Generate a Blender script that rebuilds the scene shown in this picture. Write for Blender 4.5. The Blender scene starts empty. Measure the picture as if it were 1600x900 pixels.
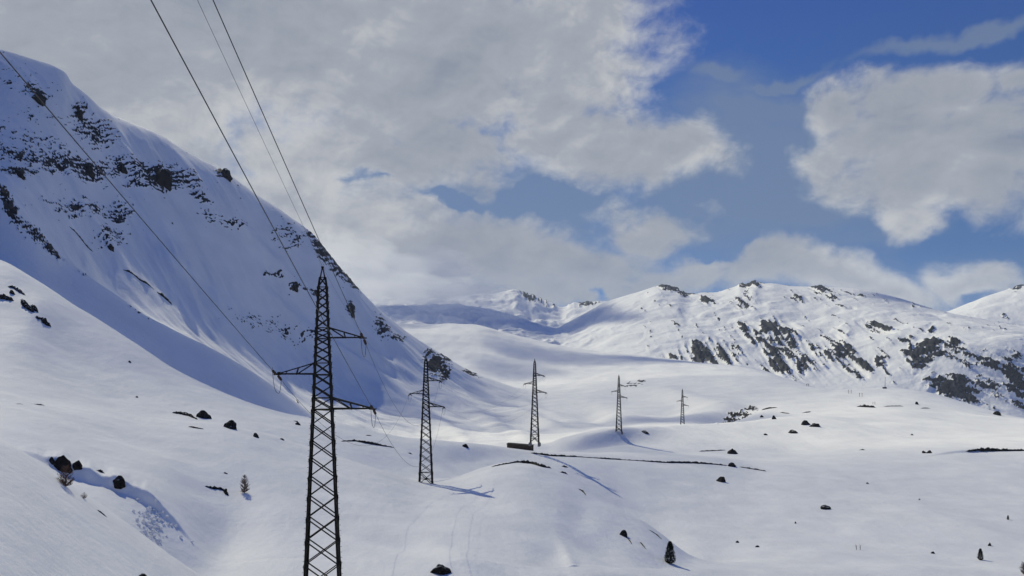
import bpy, bmesh, math, random
import numpy as np
from mathutils import Vector, Matrix
R = math.radians
rng = random.Random(7)
sc = bpy.context.scene
COL = sc.collection

# ---------------------------------------------------------------- survey of the place
F, H, CX = 1142.0, 500.0, 800.0          # the survey camera: focal length, horizon and centre of a 1600 wide view
SUN_AZ, SUN_EL = -31.0, 39.4             # degrees, left of the view and above the horizon

def P(px, py, d):                        # a surveyed bearing and distance -> metres
    return Vector(((px - CX) / F * d, d, (H - py) / F * d))

# ---------------------------------------------------------------- noise
def _hash(ix, iy, seed):
    h = (ix.astype(np.int64) * 374761393 + iy.astype(np.int64) * 668265263 + seed * 2147483647 + 12345) & 0xFFFFFFFF
    h = ((h ^ (h >> 13)) * 1274126177) & 0xFFFFFFFF
    h = h ^ (h >> 16)
    return (h & 0xFFFF) / 65535.0 * (2 * np.pi)

def perlin(x, y, seed=0):
    x0 = np.floor(x); y0 = np.floor(y)
    fx = x - x0; fy = y - y0
    u = fx * fx * fx * (fx * (fx * 6 - 15) + 10); v = fy * fy * fy * (fy * (fy * 6 - 15) + 10)
    def g(dx, dy):
        a = _hash(x0 + dx, y0 + dy, seed)
        return np.cos(a) * (fx - dx) + np.sin(a) * (fy - dy)
    n0 = g(0, 0) * (1 - u) + g(1, 0) * u
    n1 = g(0, 1) * (1 - u) + g(1, 1) * u
    return (n0 * (1 - v) + n1 * v) * 1.4

def fbm(x, y, seed=0, octv=4, gain=.5, lac=2.03):
    r = np.zeros_like(x); a = 1.0; t = 0
    for o in range(octv):
        r += a * perlin(x, y, seed + o * 17); t += a
        a *= gain; x = x * lac + 3.7; y = y * lac - 1.3
    return r / t * 1.6

def sstep(a, b, x):
    t = np.clip((x - a) / (b - a), 0, 1); return t * t * (3 - 2 * t)

def pchip(xk, yk, x):
    xk = np.asarray(xk, float); yk = np.asarray(yk, float)
    h = np.diff(xk); dl = np.diff(yk) / h
    m = np.zeros_like(xk)
    for i in range(1, len(xk) - 1):
        if dl[i-1] * dl[i] > 0:
            w1 = 2 * h[i] + h[i-1]; w2 = h[i] + 2 * h[i-1]
            m[i] = (w1 + w2) / (w1 / dl[i-1] + w2 / dl[i])
    m[0] = dl[0]; m[-1] = dl[-1]
    i = np.clip(np.searchsorted(xk, x) - 1, 0, len(h) - 1)
    t = np.clip((x - xk[i]) / h[i], 0, 1)
    return ((2*t**3 - 3*t**2 + 1) * yk[i] + (t**3 - 2*t**2 + t) * h[i] * m[i]
            + (-2*t**3 + 3*t**2) * yk[i+1] + (t**3 - t**2) * h[i] * m[i+1])

# ---------------------------------------------------------------- terrain survey lines: (bearing, height mark, distance)
A = []
A.append([(-400, 4200, 5), (800, 5000, 5), (2000, 6400, 5)])                                                    # 0 under the drone
A.append([(-400, 560, 55), (0, 690, 60), (100, 760, 63), (200, 826, 68), (300, 898, 74), (400, 962, 78), (500, 985, 80),
          (700, 1000, 85), (900, 1010, 90), (1200, 990, 105), (1600, 970, 120), (2000, 970, 125)])              # 1 near mound
A.append([(-400, 600, 85), (0, 712, 88), (100, 772, 95), (200, 838, 100), (300, 905, 105), (400, 905, 106), (500, 915, 103),
          (700, 905, 107), (900, 905, 118), (1200, 905, 160), (1600, 905, 170), (2000, 905, 170)])              # 2 gully floor
A.append([(-400, 585, 112), (0, 699, 112), (60, 715, 115), (100, 742, 117), (150, 758, 117.5), (200, 777, 118), (265, 815, 117), (310, 862, 115),
          (400, 876, 116), (700, 880, 115), (900, 890, 127), (1200, 890, 174), (1600, 890, 180), (2000, 890, 180)])  # 3 scarp foot
A.append([(-400, 578, 114), (0, 694, 114), (60, 706, 117), (100, 716, 119), (150, 736, 119.5), (200, 754, 120), (265, 798, 118.5), (310, 857, 116.5),
          (400, 872, 118), (700, 876, 117), (900, 887, 129), (1200, 888, 177), (1600, 888, 182), (2000, 888, 182)])  # 4 scarp lip
A.append([(-400, 480, 200), (0, 600, 190), (100, 630, 200), (200, 655, 205), (357, 668, 215), (500, 706, 225), (600, 735, 226),
          (666, 757, 227), (720, 742, 245), (780, 722, 265), (840, 724, 262), (870, 732, 255), (950, 782, 222), (1040, 841, 188),
          (1090, 878, 185), (1200, 880, 190), (1400, 880, 195), (2000, 880, 195)])                              # 5 knoll crest
A.append([(-400, 470, 215), (0, 585, 206), (200, 648, 218), (357, 662, 228), (500, 702, 236), (666, 750, 237), (720, 744, 262),
          (780, 738, 285), (840, 748, 290), (870, 760, 285), (950, 815, 262), (1040, 868, 230), (1090, 880, 212),
          (1200, 865, 215), (1400, 850, 225), (2000, 850, 225)])                                                # 6 behind the knoll
A.append([(-400, 440, 250), (0, 500, 270), (100, 560, 265), (200, 600, 265), (357, 645, 260), (500, 682, 262), (600, 707, 262),
          (666, 726, 266), (720, 724, 290), (780, 720, 310), (840, 722, 325), (950, 745, 325), (1040, 765, 320),
          (1200, 775, 320), (1400, 770, 330), (2000, 770, 330)])                                                # 7 middle field
A.append([(-400, 330, 330), (0, 405, 350), (60, 438, 350), (100, 466, 345), (150, 497, 340), (200, 527, 335), (260, 570, 325),
          (330, 607, 318), (420, 641, 310), (520, 661, 305), (600, 682, 300), (640, 690, 300), (740, 697, 320), (800, 704, 345),
          (836, 709, 352), (900, 713, 365), (1000, 718, 385), (1100, 722, 400), (1190, 733, 395), (1300, 722, 420),
          (1400, 716, 430), (1600, 702, 450), (2000, 700, 450)])                                                # 8 edge of the bench
A.append([(-400, 350, 420), (0, 430, 420), (200, 545, 420), (330, 630, 420), (420, 668, 420), (520, 690, 430), (640, 715, 450),
          (740, 728, 460), (836, 722, 470), (860, 713, 480), (880, 707, 488), (920, 704.5, 496), (960, 700, 498), (1000, 694, 505), (1100, 702, 490), (1200, 705, 500),
          (1300, 698, 510), (1400, 690, 530), (1600, 680, 560), (2000, 680, 560)])                              # 9 behind the bench
A.append([(-400, 200, 500), (0, 290, 500), (50, 345, 500), (95, 402, 505), (150, 440, 510), (200, 475, 515), (260, 510, 520),
          (330, 545, 525), (400, 585, 530), (450, 622, 535), (520, 665, 540), (600, 695, 540), (700, 700, 540), (800, 702, 530),
          (850, 704, 520), (880, 694, 515), (920, 680, 516), (960, 671, 518), (1000, 668, 540), (1066, 666, 590), (1120, 664, 620),
          (1200, 660, 640), (1300, 655, 680), (1400, 648, 720), (1500, 650, 760), (1600, 655, 780), (2000, 680, 800)])  # 10 spur and hillock
A.append([(-400, 210, 560), (0, 305, 575), (95, 406, 605), (200, 482, 640), (330, 555, 680), (450, 630, 720), (520, 668, 740), (600, 690, 760),
          (700, 690, 760), (800, 688, 740), (850, 688, 720), (920, 684, 690), (960, 688, 640), (1000, 682, 650), (1066, 673, 690),
          (1120, 668, 720), (1200, 655, 760), (1300, 645, 800), (1400, 632, 860), (1500, 640, 880), (1600, 655, 900), (2000, 690, 900)])  # 11
A.append([(-400, 90, 700), (0, 190, 720), (200, 345, 820), (330, 450, 880), (450, 560, 950), (520, 608, 980), (600, 638, 1010),
          (700, 650, 1060), (800, 655, 1100), (900, 655, 1000), (960, 645, 950), (1066, 643, 900), (1120, 635, 950), (1200, 625, 1000),
          (1300, 611, 1050), (1380, 606, 1080), (1430, 609, 1060), (1500, 626, 1000), (1600, 652, 960), (2000, 692, 950)])  # 12 flank, right field edge
A.append([(-400, -20, 800), (0, 82, 900), (60, 97, 920), (100, 114, 940), (106, 119, 944), (109, 130, 946), (125, 142, 955), (147, 161, 975), (155, 171, 985), (200, 190, 1020), (250, 214, 1080), (300, 243, 1130),
          (350, 270, 1180), (400, 303, 1230), (450, 337, 1290), (490, 368, 1340), (525, 410, 1370), (560, 450, 1400), (600, 490, 1450),
          (640, 521, 1500), (700, 560, 1550), (740, 583, 1580), (800, 606, 1600), (850, 620, 1500), (950, 620, 1400), (1066, 608, 1400),
          (1200, 590, 1500), (1240, 594, 1450), (1300, 614, 1250), (1380, 620, 1250), (1500, 650, 1200), (1600, 670, 1200), (2000, 700, 1200)])  # 13 crest
A.append([(-400, 80, 1100), (0, 182, 1150), (105, 220, 1200), (200, 290, 1300), (350, 380, 1500), (500, 480, 1700), (560, 530, 1800),
          (640, 572, 1900), (700, 590, 2000), (740, 598, 1950), (800, 603, 2000), (850, 600, 2000), (950, 590, 2000), (1066, 579, 2000),
          (1150, 578, 2050), (1200, 584, 2100), (1240, 602, 2100), (1300, 628, 2100), (1600, 680, 2100), (2000, 700, 2100)])    # 14
A.append([(-400, 470, 3000), (0, 480, 3000), (500, 512, 3000), (640, 507, 3000), (700, 506, 3000), (740, 508, 3000), (800, 521, 2950), (850, 535, 2900), (900, 546, 2800),
          (940, 550, 2750), (1000, 555, 2700), (1066, 563, 2650), (1142, 573, 2600), (1200, 583, 2550), (1240, 604, 2500),
          (1300, 632, 2450), (1400, 652, 2400), (1500, 670, 2300), (1600, 688, 2250), (2000, 705, 2200)])       # 15 plateau edge
A.append([(-400, 490, 3600), (0, 500, 3600), (560, 540, 3600), (640, 530, 3600), (740, 532, 3600), (800, 545, 3600), (850, 560, 3600), (900, 568, 3500),
          (950, 572, 3250), (1040, 578, 3000), (1142, 590, 2900), (1180, 597, 2850), (1240, 612, 2750), (1300, 625, 2650),
          (1400, 640, 2550), (1500, 660, 2500), (1600, 675, 2400), (2000, 700, 2300)])                          # 16 foot of the far mountains
A.append([(-400, 480, 4500), (0, 485, 4500), (560, 502, 4500), (640, 500, 4500), (740, 505, 4500), (800, 515, 4500), (850, 527, 4500), (870, 528, 4500),
          (900, 522, 4400), (950, 512, 4200), (1040, 508, 3900), (1180, 508, 3700), (1300, 508, 3500), (1400, 515, 3200),
          (1500, 525, 2900), (1600, 528, 2800), (2000, 530, 2700)])                                             # 17 cliff tops
A.append([(-400, 470, 5500), (0, 475, 5500), (560, 480, 5500), (640, 478, 5500), (700, 476, 5500), (740, 478, 5500), (800, 493, 5500), (850, 507, 5500),
          (870, 512, 5500), (885, 505, 5500), (900, 497, 5450), (950, 471, 5350), (1000, 456, 5250), (1030, 447, 5200), (1055, 450, 5150), (1080, 461, 5100),
          (1096, 457, 5040), (1118, 457, 4990), (1138, 451, 4900), (1150, 448, 4850), (1157, 443, 4830), (1164, 447, 4810), (1172, 443, 4780), (1180, 437, 4750), (1189, 444, 4720), (1205, 443, 4680), (1230, 447, 4600), (1290, 449, 4450), (1340, 452, 4300),
          (1400, 465, 4100), (1470, 486, 3850), (1520, 496, 3750), (1600, 508, 3700), (2000, 520, 3500)])       # 18 crest of the right mountain
A.append([(-400, 490, 6200), (640, 498, 6200), (740, 500, 6200), (870, 530, 6200), (950, 500, 6000), (1180, 475, 5200), (1340, 485, 5000),
          (1470, 515, 4600), (1600, 535, 4500), (2000, 545, 4300)])                                             # 19
A.append([(-400, 440, 7500), (560, 462, 7500), (640, 470, 7500), (700, 467, 7500), (740, 461, 7500), (770, 459, 7500), (790, 456, 7500), (805, 452, 7500), (818, 456, 7500), (828, 460, 7500), (836, 461, 7500),
          (850, 469, 7500), (862, 473, 7500), (872, 479, 7500), (880, 481, 7500), (888, 477, 7500), (897, 472, 7500), (906, 475, 7500), (916, 473, 7500), (940, 471, 7500), (980, 475, 7500), (1040, 485, 7400), (1300, 490, 6800), (1440, 500, 6300),
          (1480, 487, 6200), (1510, 475, 6100), (1540, 463, 6000), (1570, 454, 6000), (1600, 445, 6000), (1700, 425, 5900), (2000, 400, 5800)])  # 20 far crest
A.append([(-400, 500, 11000), (2000, 500, 11000)])
NK = len(A)
ROWS = [40, 40, 44, 16, 130, 24, 90, 90, 30, 80, 30, 150, 190, 24, 80, 15, 120, 100, 12, 60, 8]

us = np.concatenate([np.arange(-400, -24, 8.0), np.arange(-24, 1624, 2.0), np.arange(1624, 2001, 8.0)])
NC = len(us)
DK = np.zeros((NK, NC)); ZK = np.zeros((NK, NC))
for k, ln in enumerate(A):
    uu = [q[0] for q in ln]
    DK[k] = pchip(uu, [q[2] for q in ln], us)
    yk = pchip(uu, [q[1] for q in ln], us)
    ZK[k] = (H - yk) / F * DK[k]
def smooth(a, sg):
    n = int(sg * 3); k = np.exp(-.5 * (np.arange(-n, n + 1) / sg) ** 2); k /= k.sum()
    g = np.arange(us[0] - n * 2, us[-1] + n * 2 + 1, 2.0)
    v = np.convolve(np.pad(np.interp(g, us, a), n, mode='edge'), k, 'valid')
    return np.interp(us, g, v)
for k in range(NK):
    sg = 2.0 if k in (10, 13, 15, 18, 20) else (6 if k == 8 else 10)
    DK[k] = smooth(DK[k], max(sg, 10)); q = smooth(ZK[k] / DK[k], sg); ZK[k] = q * DK[k]
hh = np.diff(DK, axis=0); dl = np.diff(ZK, axis=0) / hh
M = np.zeros_like(ZK)
for k in range(1, NK - 1):
    w1 = 2 * hh[k] + hh[k-1]; w2 = hh[k] + 2 * hh[k-1]
    same = dl[k-1] * dl[k] > 0
    den = np.where(same, w1 / np.where(same, dl[k-1], 1) + w2 / np.where(same, dl[k], 1), 1)
    M[k] = np.where(same, (w1 + w2) / den, 0)
    if k not in (3, 4):                      # crests and troughs lean a little with the land instead of lying dead flat
        M[k] = M[k] * .9 + .1 * np.clip((dl[k-1] + dl[k]) / 2, -.5, .5)
M[0] = dl[0]; M[-1] = dl[-1]
for k in range(1, NK - 1):
    M[k] = smooth(M[k], 22 if k < 9 else 10)
Dl, Zl, Sl = [], [], []
for k in range(NK - 1):
    n = ROWS[k]
    for j in range(n + (1 if k == NK - 2 else 0)):
        t = j / n
        Dl.append(DK[k] + hh[k] * t)
        Zl.append((2*t**3 - 3*t**2 + 1) * ZK[k] + (t**3 - 2*t**2 + t) * hh[k] * M[k]
                  + (-2*t**3 + 3*t**2) * ZK[k+1] + (t**3 - t**2) * hh[k] * M[k+1])
        Sl.append(np.full(NC, k + t))
D = np.array(Dl); Z = np.array(Zl); S = np.array(Sl)
U = np.broadcast_to(us, D.shape)
X = (U - CX) / F * D
NR = D.shape[0]
PY0 = H - Z / D * F

# snow relief: drifts, swales and gullies, in metres
Z0 = Z.copy()
near = sstep(25, 60, D) * (1 - sstep(260, 600, D))
mid = sstep(120, 300, D) * (1 - sstep(1500, 2600, D))
far = sstep(700, 1500, D)
Z = Z + near * (.5 * fbm(X / 26, D / 34, 3, 3) + .10 * fbm(X / 7 + D / 30, D / 11, 5, 3))
Z = Z + mid * (1.5 * fbm(X / 90, D / 120, 11, 3) * sstep(230, 420, D) + .8 * fbm(X / 30 + D / 90, D / 60, 19, 3) * sstep(330, 600, D))
# the left flank: gullies down the fall line
left = sstep(10.15, 11.2, S) * (1 - sstep(13.0, 13.6, S)) * (1 - sstep(780, 900, U))
fx, fy = .90, -.44
along = X * fx + D * fy; across = X * -fy + D * fx
wob = 30 * fbm(along / 160, across / 160, 31, 2)
flank = 7.5 * fbm((across + wob) / 85, along / 300, 37, 4, .5) + 2.6 * fbm((across + 1.6 * wob) / 34, along / 110, 41, 3) + .5 * fbm(across / 10, along / 30, 43, 2)
edge = np.minimum(1, (13 - S) * 3).clip(.12, 1)
Z = Z + left * flank * edge
# plateau and far mountains
pl = sstep(13.3, 14.2, S) * (1 - sstep(15.6, 16.2, S)) + sstep(11, 12.3, S) * (1 - sstep(13.4, 14.2, S)) * sstep(820, 920, U) * .5
Z = Z + pl * (9 * fbm(X / 380 + D / 900, D / 420, 51, 4) + 2.5 * fbm(X / 90, D / 130, 57, 3))
fm = sstep(16.0, 16.8, S)
rid = 1 - np.abs(fbm(X / 420 + .3 * fbm(X / 200, D / 200, 63, 2), D / 520, 61, 4, .45))
cr = 1 - .78 * np.exp(-((S - 18) / .30) ** 2) - .6 * np.exp(-((S - 20) / .3) ** 2)
Z = Z + fm * cr * (1 + 2.2 * sstep(930, 840, U)) * (24 * (rid - .72) + 4.5 * fbm(X / 110, D / 130, 67, 3))

# hand-set swales and drifts: (bearing, mark, half width, half height, metres, tilt, segment range)
BUMP = [(350, 835, 55, 45, -2.6, 0, 2, 5), (296, 850, 26, 40, .8, -25, 2, 5), (430, 800, 60, 40, .8, 0, 4, 5.2),
        (640, 850, 70, 16, -1.2, 8, 2, 5), (700, 862, 70, 14, .7, 20, 2, 5), (888, 872, 9, 30, .45, -25, 3, 5), (858, 868, 34, 30, -.7, 0, 3, 5),
        (935, 850, 50, 20, -1.6, 25, 4, 5), (905, 800, 30, 30, -.8, 30, 4, 5), (820, 735, 40, 10, .8, 10, 4, 5.2), (752, 776, 60, 20, -2.0, 10, 4, 5.05),
        (120, 660, 110, 22, 1.3, 10, 4, 6.5), (230, 690, 70, 12, -1.2, 15, 4, 6), (60, 500, 40, 40, 3.5, 40, 6, 8.2),
        (1290, 665, 70, 22, 3.0, 5, 8, 11), (1430, 690, 120, 14, 2.0, 8, 8, 11), (1360, 655, 50, 9, -2.5, 0, 9, 11.5),
        (1250, 830, 160, 16, -1.3, 8, 5.5, 8), (1500, 820, 150, 14, 1.4, 14, 5.5, 8), (1450, 770, 150, 12, -1.2, 4, 6, 8.5),
        (1040, 640, 60, 14, -9, -8, 10.5, 13), (1150, 645, 45, 10, -8, -15, 10.5, 12.5), (1100, 628, 80, 8, 6, 10, 11, 13),
        (930, 648, 60, 12, -8, 12, 11, 13), (1010, 612, 90, 12, 8, 5, 12, 14),
        (650, 592, 110, 8, 8, 29, 11, 13), (655, 612, 100, 7, -6, 29, 11, 13), (705, 634, 120, 8, 8, 24, 11, 13), (640, 640, 90, 7, 7, 29, 11, 13), (600, 600, 110, 8, 9, 34, 11, 13),
        (765, 606, 90, 5, 7, 22, 11.5, 13), (770, 640, 90, 5, 6, 16, 11, 13), (540, 560, 110, 9, 9, 42, 11, 13), (480, 520, 110, 9, 8, 46, 11, 13), (830, 655, 60, 6, 6, 14, 11, 13), (440, 420, 130, 10, 10, 48, 11.5, 12.9)]
gm = sstep(40, 80, U) * (1 - sstep(255, 300, U))          # the broken lip of the gully
Z = Z + gm * sstep(3.0, 3.7, S) * (1 - sstep(4.0, 4.14, S)) * (.6 * perlin(U / 27, D * 0 + .5, 3) + .16 * perlin(U / 9.5, D / 6, 4) + .12)
Z = Z + near * .05 * fbm(X / 2.6 + D / 9, D / 5, 91, 3) * (.5 + sstep(-.2, .3, fbm(X / 40, D / 40, 93, 2)))
PY = H - Z / D * F
for (bx, by, rx, ry, am, ang, s0, s1) in BUMP:
    ca, sa = math.cos(R(ang)), math.sin(R(ang))
    dx = U - bx; dy = PY0 - by
    e = ((dx * ca + dy * sa) / rx) ** 2 + ((-dx * sa + dy * ca) / ry) ** 2
    Z = Z + am * np.exp(-e * 1.2) * ((S >= s0) & (S <= s1))

# bare rock on the steep faces: (bearing, mark, half width, half height, tilt, how much, segment range)
ROCK = [(30, 115, 60, 14, 15, .35, 10, 13), (35, 135, 40, 10, 10, .6, 10, 13), (58, 150, 22, 10, 20, 1.0, 10, 13), (122, 170, 12, 18, 30, .85, 10, 13), (148, 205, 34, 24, 30, .85, 10, 13),
        (60, 185, 70, 14, 10, .45, 10, 13), (60, 222, 90, 12, 18, .6, 10, 13), (45, 245, 80, 16, 12, .8, 10, 13), (110, 258, 70, 16, 8, .95, 10, 13),
        (150, 268, 40, 14, 0, .9, 10, 13), (25, 270, 34, 8, 0, .95, 10, 13), (200, 258, 45, 13, 12, .8, 10, 13), (252, 276, 50, 18, 10, 1.05, 10, 13), (228, 290, 34, 10, 10, .95, 10, 13),
        (300, 285, 26, 14, 40, .75, 10, 13), (130, 325, 62, 14, 5, .75, 10, 13), (185, 330, 22, 18, 10, .85, 10, 13), (172, 368, 26, 18, 10, .75, 10, 13),
        (314, 312, 20, 8, 30, .85, 10, 13), (338, 345, 34, 10, 20, .7, 10, 13), (372, 352, 20, 8, 30, .75, 10, 13), (350, 268, 13, 9, 0, 1.2, 10, 13),
        (455, 370, 32, 20, 40, .7, 10, 13), (505, 388, 14, 42, -32, 1.05, 10, 13.1), (532, 425, 10, 30, -45, 1.0, 10, 13.1), (552, 442, 8, 18, -50, 1.0, 10, 13.1),
        (430, 427, 20, 6, 10, .85, 10, 13), (460, 450, 10, 8, 0, .95, 10, 13), (485, 455, 22, 8, 15, .8, 10, 13), (430, 512, 75, 16, 12, .6, 10, 13),
        (482, 522, 18, 10, 0, .8, 10, 13), (548, 483, 7, 11, -20, 1.1, 10, 13), (598, 514, 12, 22, -30, .95, 10, 13), (622, 530, 12, 8, 0, .9, 10, 13),
        (682, 572, 14, 24, -38, 1.2, 10, 13.1), (697, 556, 6, 14, -30, 1.1, 10, 13.1), (736, 583, 14, 5, 25, 1.1, 10, 13.1), (625, 482, 14, 10, 20, .5, 12, 13.1),
        (12, 318, 9, 44, -24, 1.1, 9, 10.2), (55, 368, 8, 34, -48, 1.0, 9, 10.2), (80, 390, 8, 20, -45, 1.1, 9, 10.2), (442, 606, 3, 30, -48, 1.1, 9, 10.2),
        (130, 426, 3, 25, -60, .7, 9, 10.2), (220, 488, 4, 40, -58, .45, 9, 10.2),
        (1040, 449, 18, 5, 8, .95, 16, 18.2), (1072, 460, 10, 4, 0, .9, 16, 18.2), (1106, 472, 16, 5, 8, .9, 16, 18), (1165, 474, 26, 18, -20, .5, 16, 18), (1180, 444, 16, 5, 0, .8, 17, 18.2),
        (1160, 447, 6, 3, 0, .9, 17, 18.2), (1042, 558, 14, 6, 0, .85, 16, 18), (1112, 553, 42, 18, 5, 1.0, 16, 18), (1100, 560, 26, 10, 0, 1.05, 16, 18), (1176, 522, 36, 14, 25, .8, 16, 18), (1200, 512, 24, 12, -20, .9, 16, 18),
        (1222, 540, 26, 34, 15, 1.0, 16, 18), (1215, 572, 20, 16, 0, 1.05, 16, 18), (1252, 572, 10, 14, 0, 1.0, 16, 18), (1280, 555, 40, 30, 0, .55, 16, 18), (1320, 556, 14, 28, -38, 1.05, 16, 18),
        (1340, 576, 20, 12, 15, 1.05, 16, 18), (1375, 566, 12, 8, 20, 1.0, 16, 18), (1366, 511, 24, 7, 18, 1.15, 16, 18), (1385, 516, 8, 4, 0, 1.1, 16, 18), (1310, 530, 14, 12, 0, .65, 16, 18),
        (1414, 531, 12, 4, -10, 1.1, 16, 18), (1440, 552, 22, 30, 35, 1.1, 16, 18), (1462, 545, 20, 16, 20, .95, 16, 18), (1456, 515, 7, 8, 0, .9, 16, 18), (1490, 536, 12, 5, 0, .9, 16, 18), (1486, 606, 42, 14, 12, 1.25, 16, 18), (1510, 620, 24, 10, 15, 1.1, 16, 18),
        (1540, 570, 22, 60, -55, .72, 16, 18), (1500, 560, 14, 50, -50, .6, 16, 18), (1585, 590, 20, 26, -35, 1.0, 16, 18), (1580, 560, 20, 10, 20, .9, 16, 18), (1545, 600, 14, 30, -50, .8, 16, 18), (1540, 630, 40, 14, 0, .5, 16, 18), (1596, 625, 16, 12, 0, .9, 16, 18),
        (1278, 455, 12, 8, 30, .8, 16, 18), (1298, 466, 12, 4, 10, .8, 16, 18), (1250, 467, 24, 5, 5, .6, 16, 18), (1325, 482, 10, 3, 5, .9, 16, 18), (1345, 465, 12, 3, 0, .6, 16, 18),
        (835, 466, 30, 7, 22, .75, 19, 20.2), (910, 476, 28, 5, -5, .7, 19, 20.2), (1590, 450, 12, 5, -20, .9, 19, 20.2), (1572, 497, 8, 3, 20, .9, 19, 20.1),
        (992, 605, 12, 8, 0, .8, 12, 14), (1150, 648, 26, 8, -18, .9, 10, 12.5), (1175, 637, 10, 5, 0, .9, 10, 12.5), (985, 603, 8, 4, 0, .9, 12, 14), (1000, 598, 8, 3, 0, .9, 12, 14)]
W = np.zeros_like(Z)
for (bx, by, rx, ry, ang, wt, s0, s1) in ROCK:
    ca, sa = math.cos(R(ang)), math.sin(R(ang))
    dx = U - bx; dy = PY0 - by
    e = ((dx * ca + dy * sa) / (rx * 1.25)) ** 2 + ((-dx * sa + dy * ca) / (ry * 1.25)) ** 2
    W = np.maximum(W, wt * np.exp(-e ** 1.5) * ((S >= s0) & (S <= s1)))
W = np.maximum(W, .16 * ((S > 10.3) & (S < 12.9) & (U < 560)) * sstep(500, 300, PY0))
W = np.maximum(W, .20 * ((S > 16.2) & (S < 18) & (U > 1000)))
Lr = np.where(S > 15, D / 105.0, np.where(S > 13, D / 140.0, D / 150.0))
nz = .62 * fbm(across / Lr, Z0 / Lr * 1.9, 71, 4, .62) + .38 * fbm(X / Lr * 2.7, D / Lr * 1.3 + Z0 / Lr * 2.5, 73, 3, .6)
rock = np.where(S > 15, W * 1.25 + nz * 1.15 - .82, W * 1.0 + nz * 1.25 - .74)
tl = np.where(U < 1425, .35, np.where(U < 1475, 1.1, -1.05))
ga = X * np.cos(tl) - Z0 * np.sin(tl); gb = X * np.sin(tl) + Z0 * np.cos(tl)
rib = fbm(ga / 26 + .4 * perlin(gb / 90, ga / 90, 5), gb / 120, 83, 4, .6)
rock = np.where(S > 15, W * 1.12 + nz * .7 + rib * .95 - .80, rock)
ROCKM = sstep(-.12, .22, rock) * sstep(.04, .16, W)
Z = Z + np.where(S > 15, 16.0 * (W > .1) * rib, 0) * sstep(.1, .7, W) * (1 - .8 * np.exp(-((S - 18) / .1) ** 2))
Z = Z + np.where(S > 15, 9.0, 2.2) * ROCKM * (.5 + fbm(X / Lr * 3, D / Lr * 3 + Z / Lr * 2, 79, 3)) * (1 - .8 * np.exp(-((S - 18) / .1) ** 2))

def row_col(px):
    return int(np.clip(np.searchsorted(us, px), 1, NC - 1))

def ground(px, py, smin=0.0, smax=99):
    """the point of the snow surface that the survey bearing (px, py) meets first"""
    c = row_col(px); w = (px - us[c-1]) / (us[c] - us[c-1])
    d = D[:, c-1] * (1 - w) + D[:, c] * w; z = Z[:, c-1] * (1 - w) + Z[:, c] * w; s = S[:, c]
    y = H - z / d * F
    for i in range(1, NR):
        if smin <= s[i] <= smax and y[i] <= py < 1e9:
            if y[i-1] > y[i]:
                t = min(1, max(0, (y[i-1] - py) / (y[i-1] - y[i])))
            else:
                t = 1
            dd = d[i-1] + (d[i] - d[i-1]) * t; zz = z[i-1] + (z[i] - z[i-1]) * t
            return Vector(((px - CX) / F * dd, dd, zz))
    i = NR // 2
    return Vector(((px - CX) / F * d[i], d[i], z[i]))

def zat(x, d):
    """height of the snow at a place"""
    px = CX + x / d * F
    c = row_col(px); w = (px - us[c-1]) / (us[c] - us[c-1])
    return float(np.interp(d, D[:, c-1], Z[:, c-1]) * (1 - w) + np.interp(d, D[:, c], Z[:, c]) * w)

# ---------------------------------------------------------------- materials
def mat(name):
    m = bpy.data.materials.new(name); m.use_nodes = True
    nt = m.node_tree; b = nt.nodes['Principled BSDF']
    return m, nt, b, nt.links.new

def node(nt, typ, **kw):
    n = nt.nodes.new(typ)
    for k, v in kw.items():
        if k in n.inputs: n.inputs[k].default_value = v
        else: setattr(n, k, v)
    return n

def ramp(nt, pts):
    n = nt.nodes.new('ShaderNodeValToRGB'); e = n.color_ramp.elements
    e[0].position, e[0].color = pts[0][0], (*pts[0][1], 1)
    e[1].position, e[1].color = pts[-1][0], (*pts[-1][1], 1)
    for p, c in pts[1:-1]:
        q = e.new(p); q.color = (*c, 1)
    return n

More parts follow.
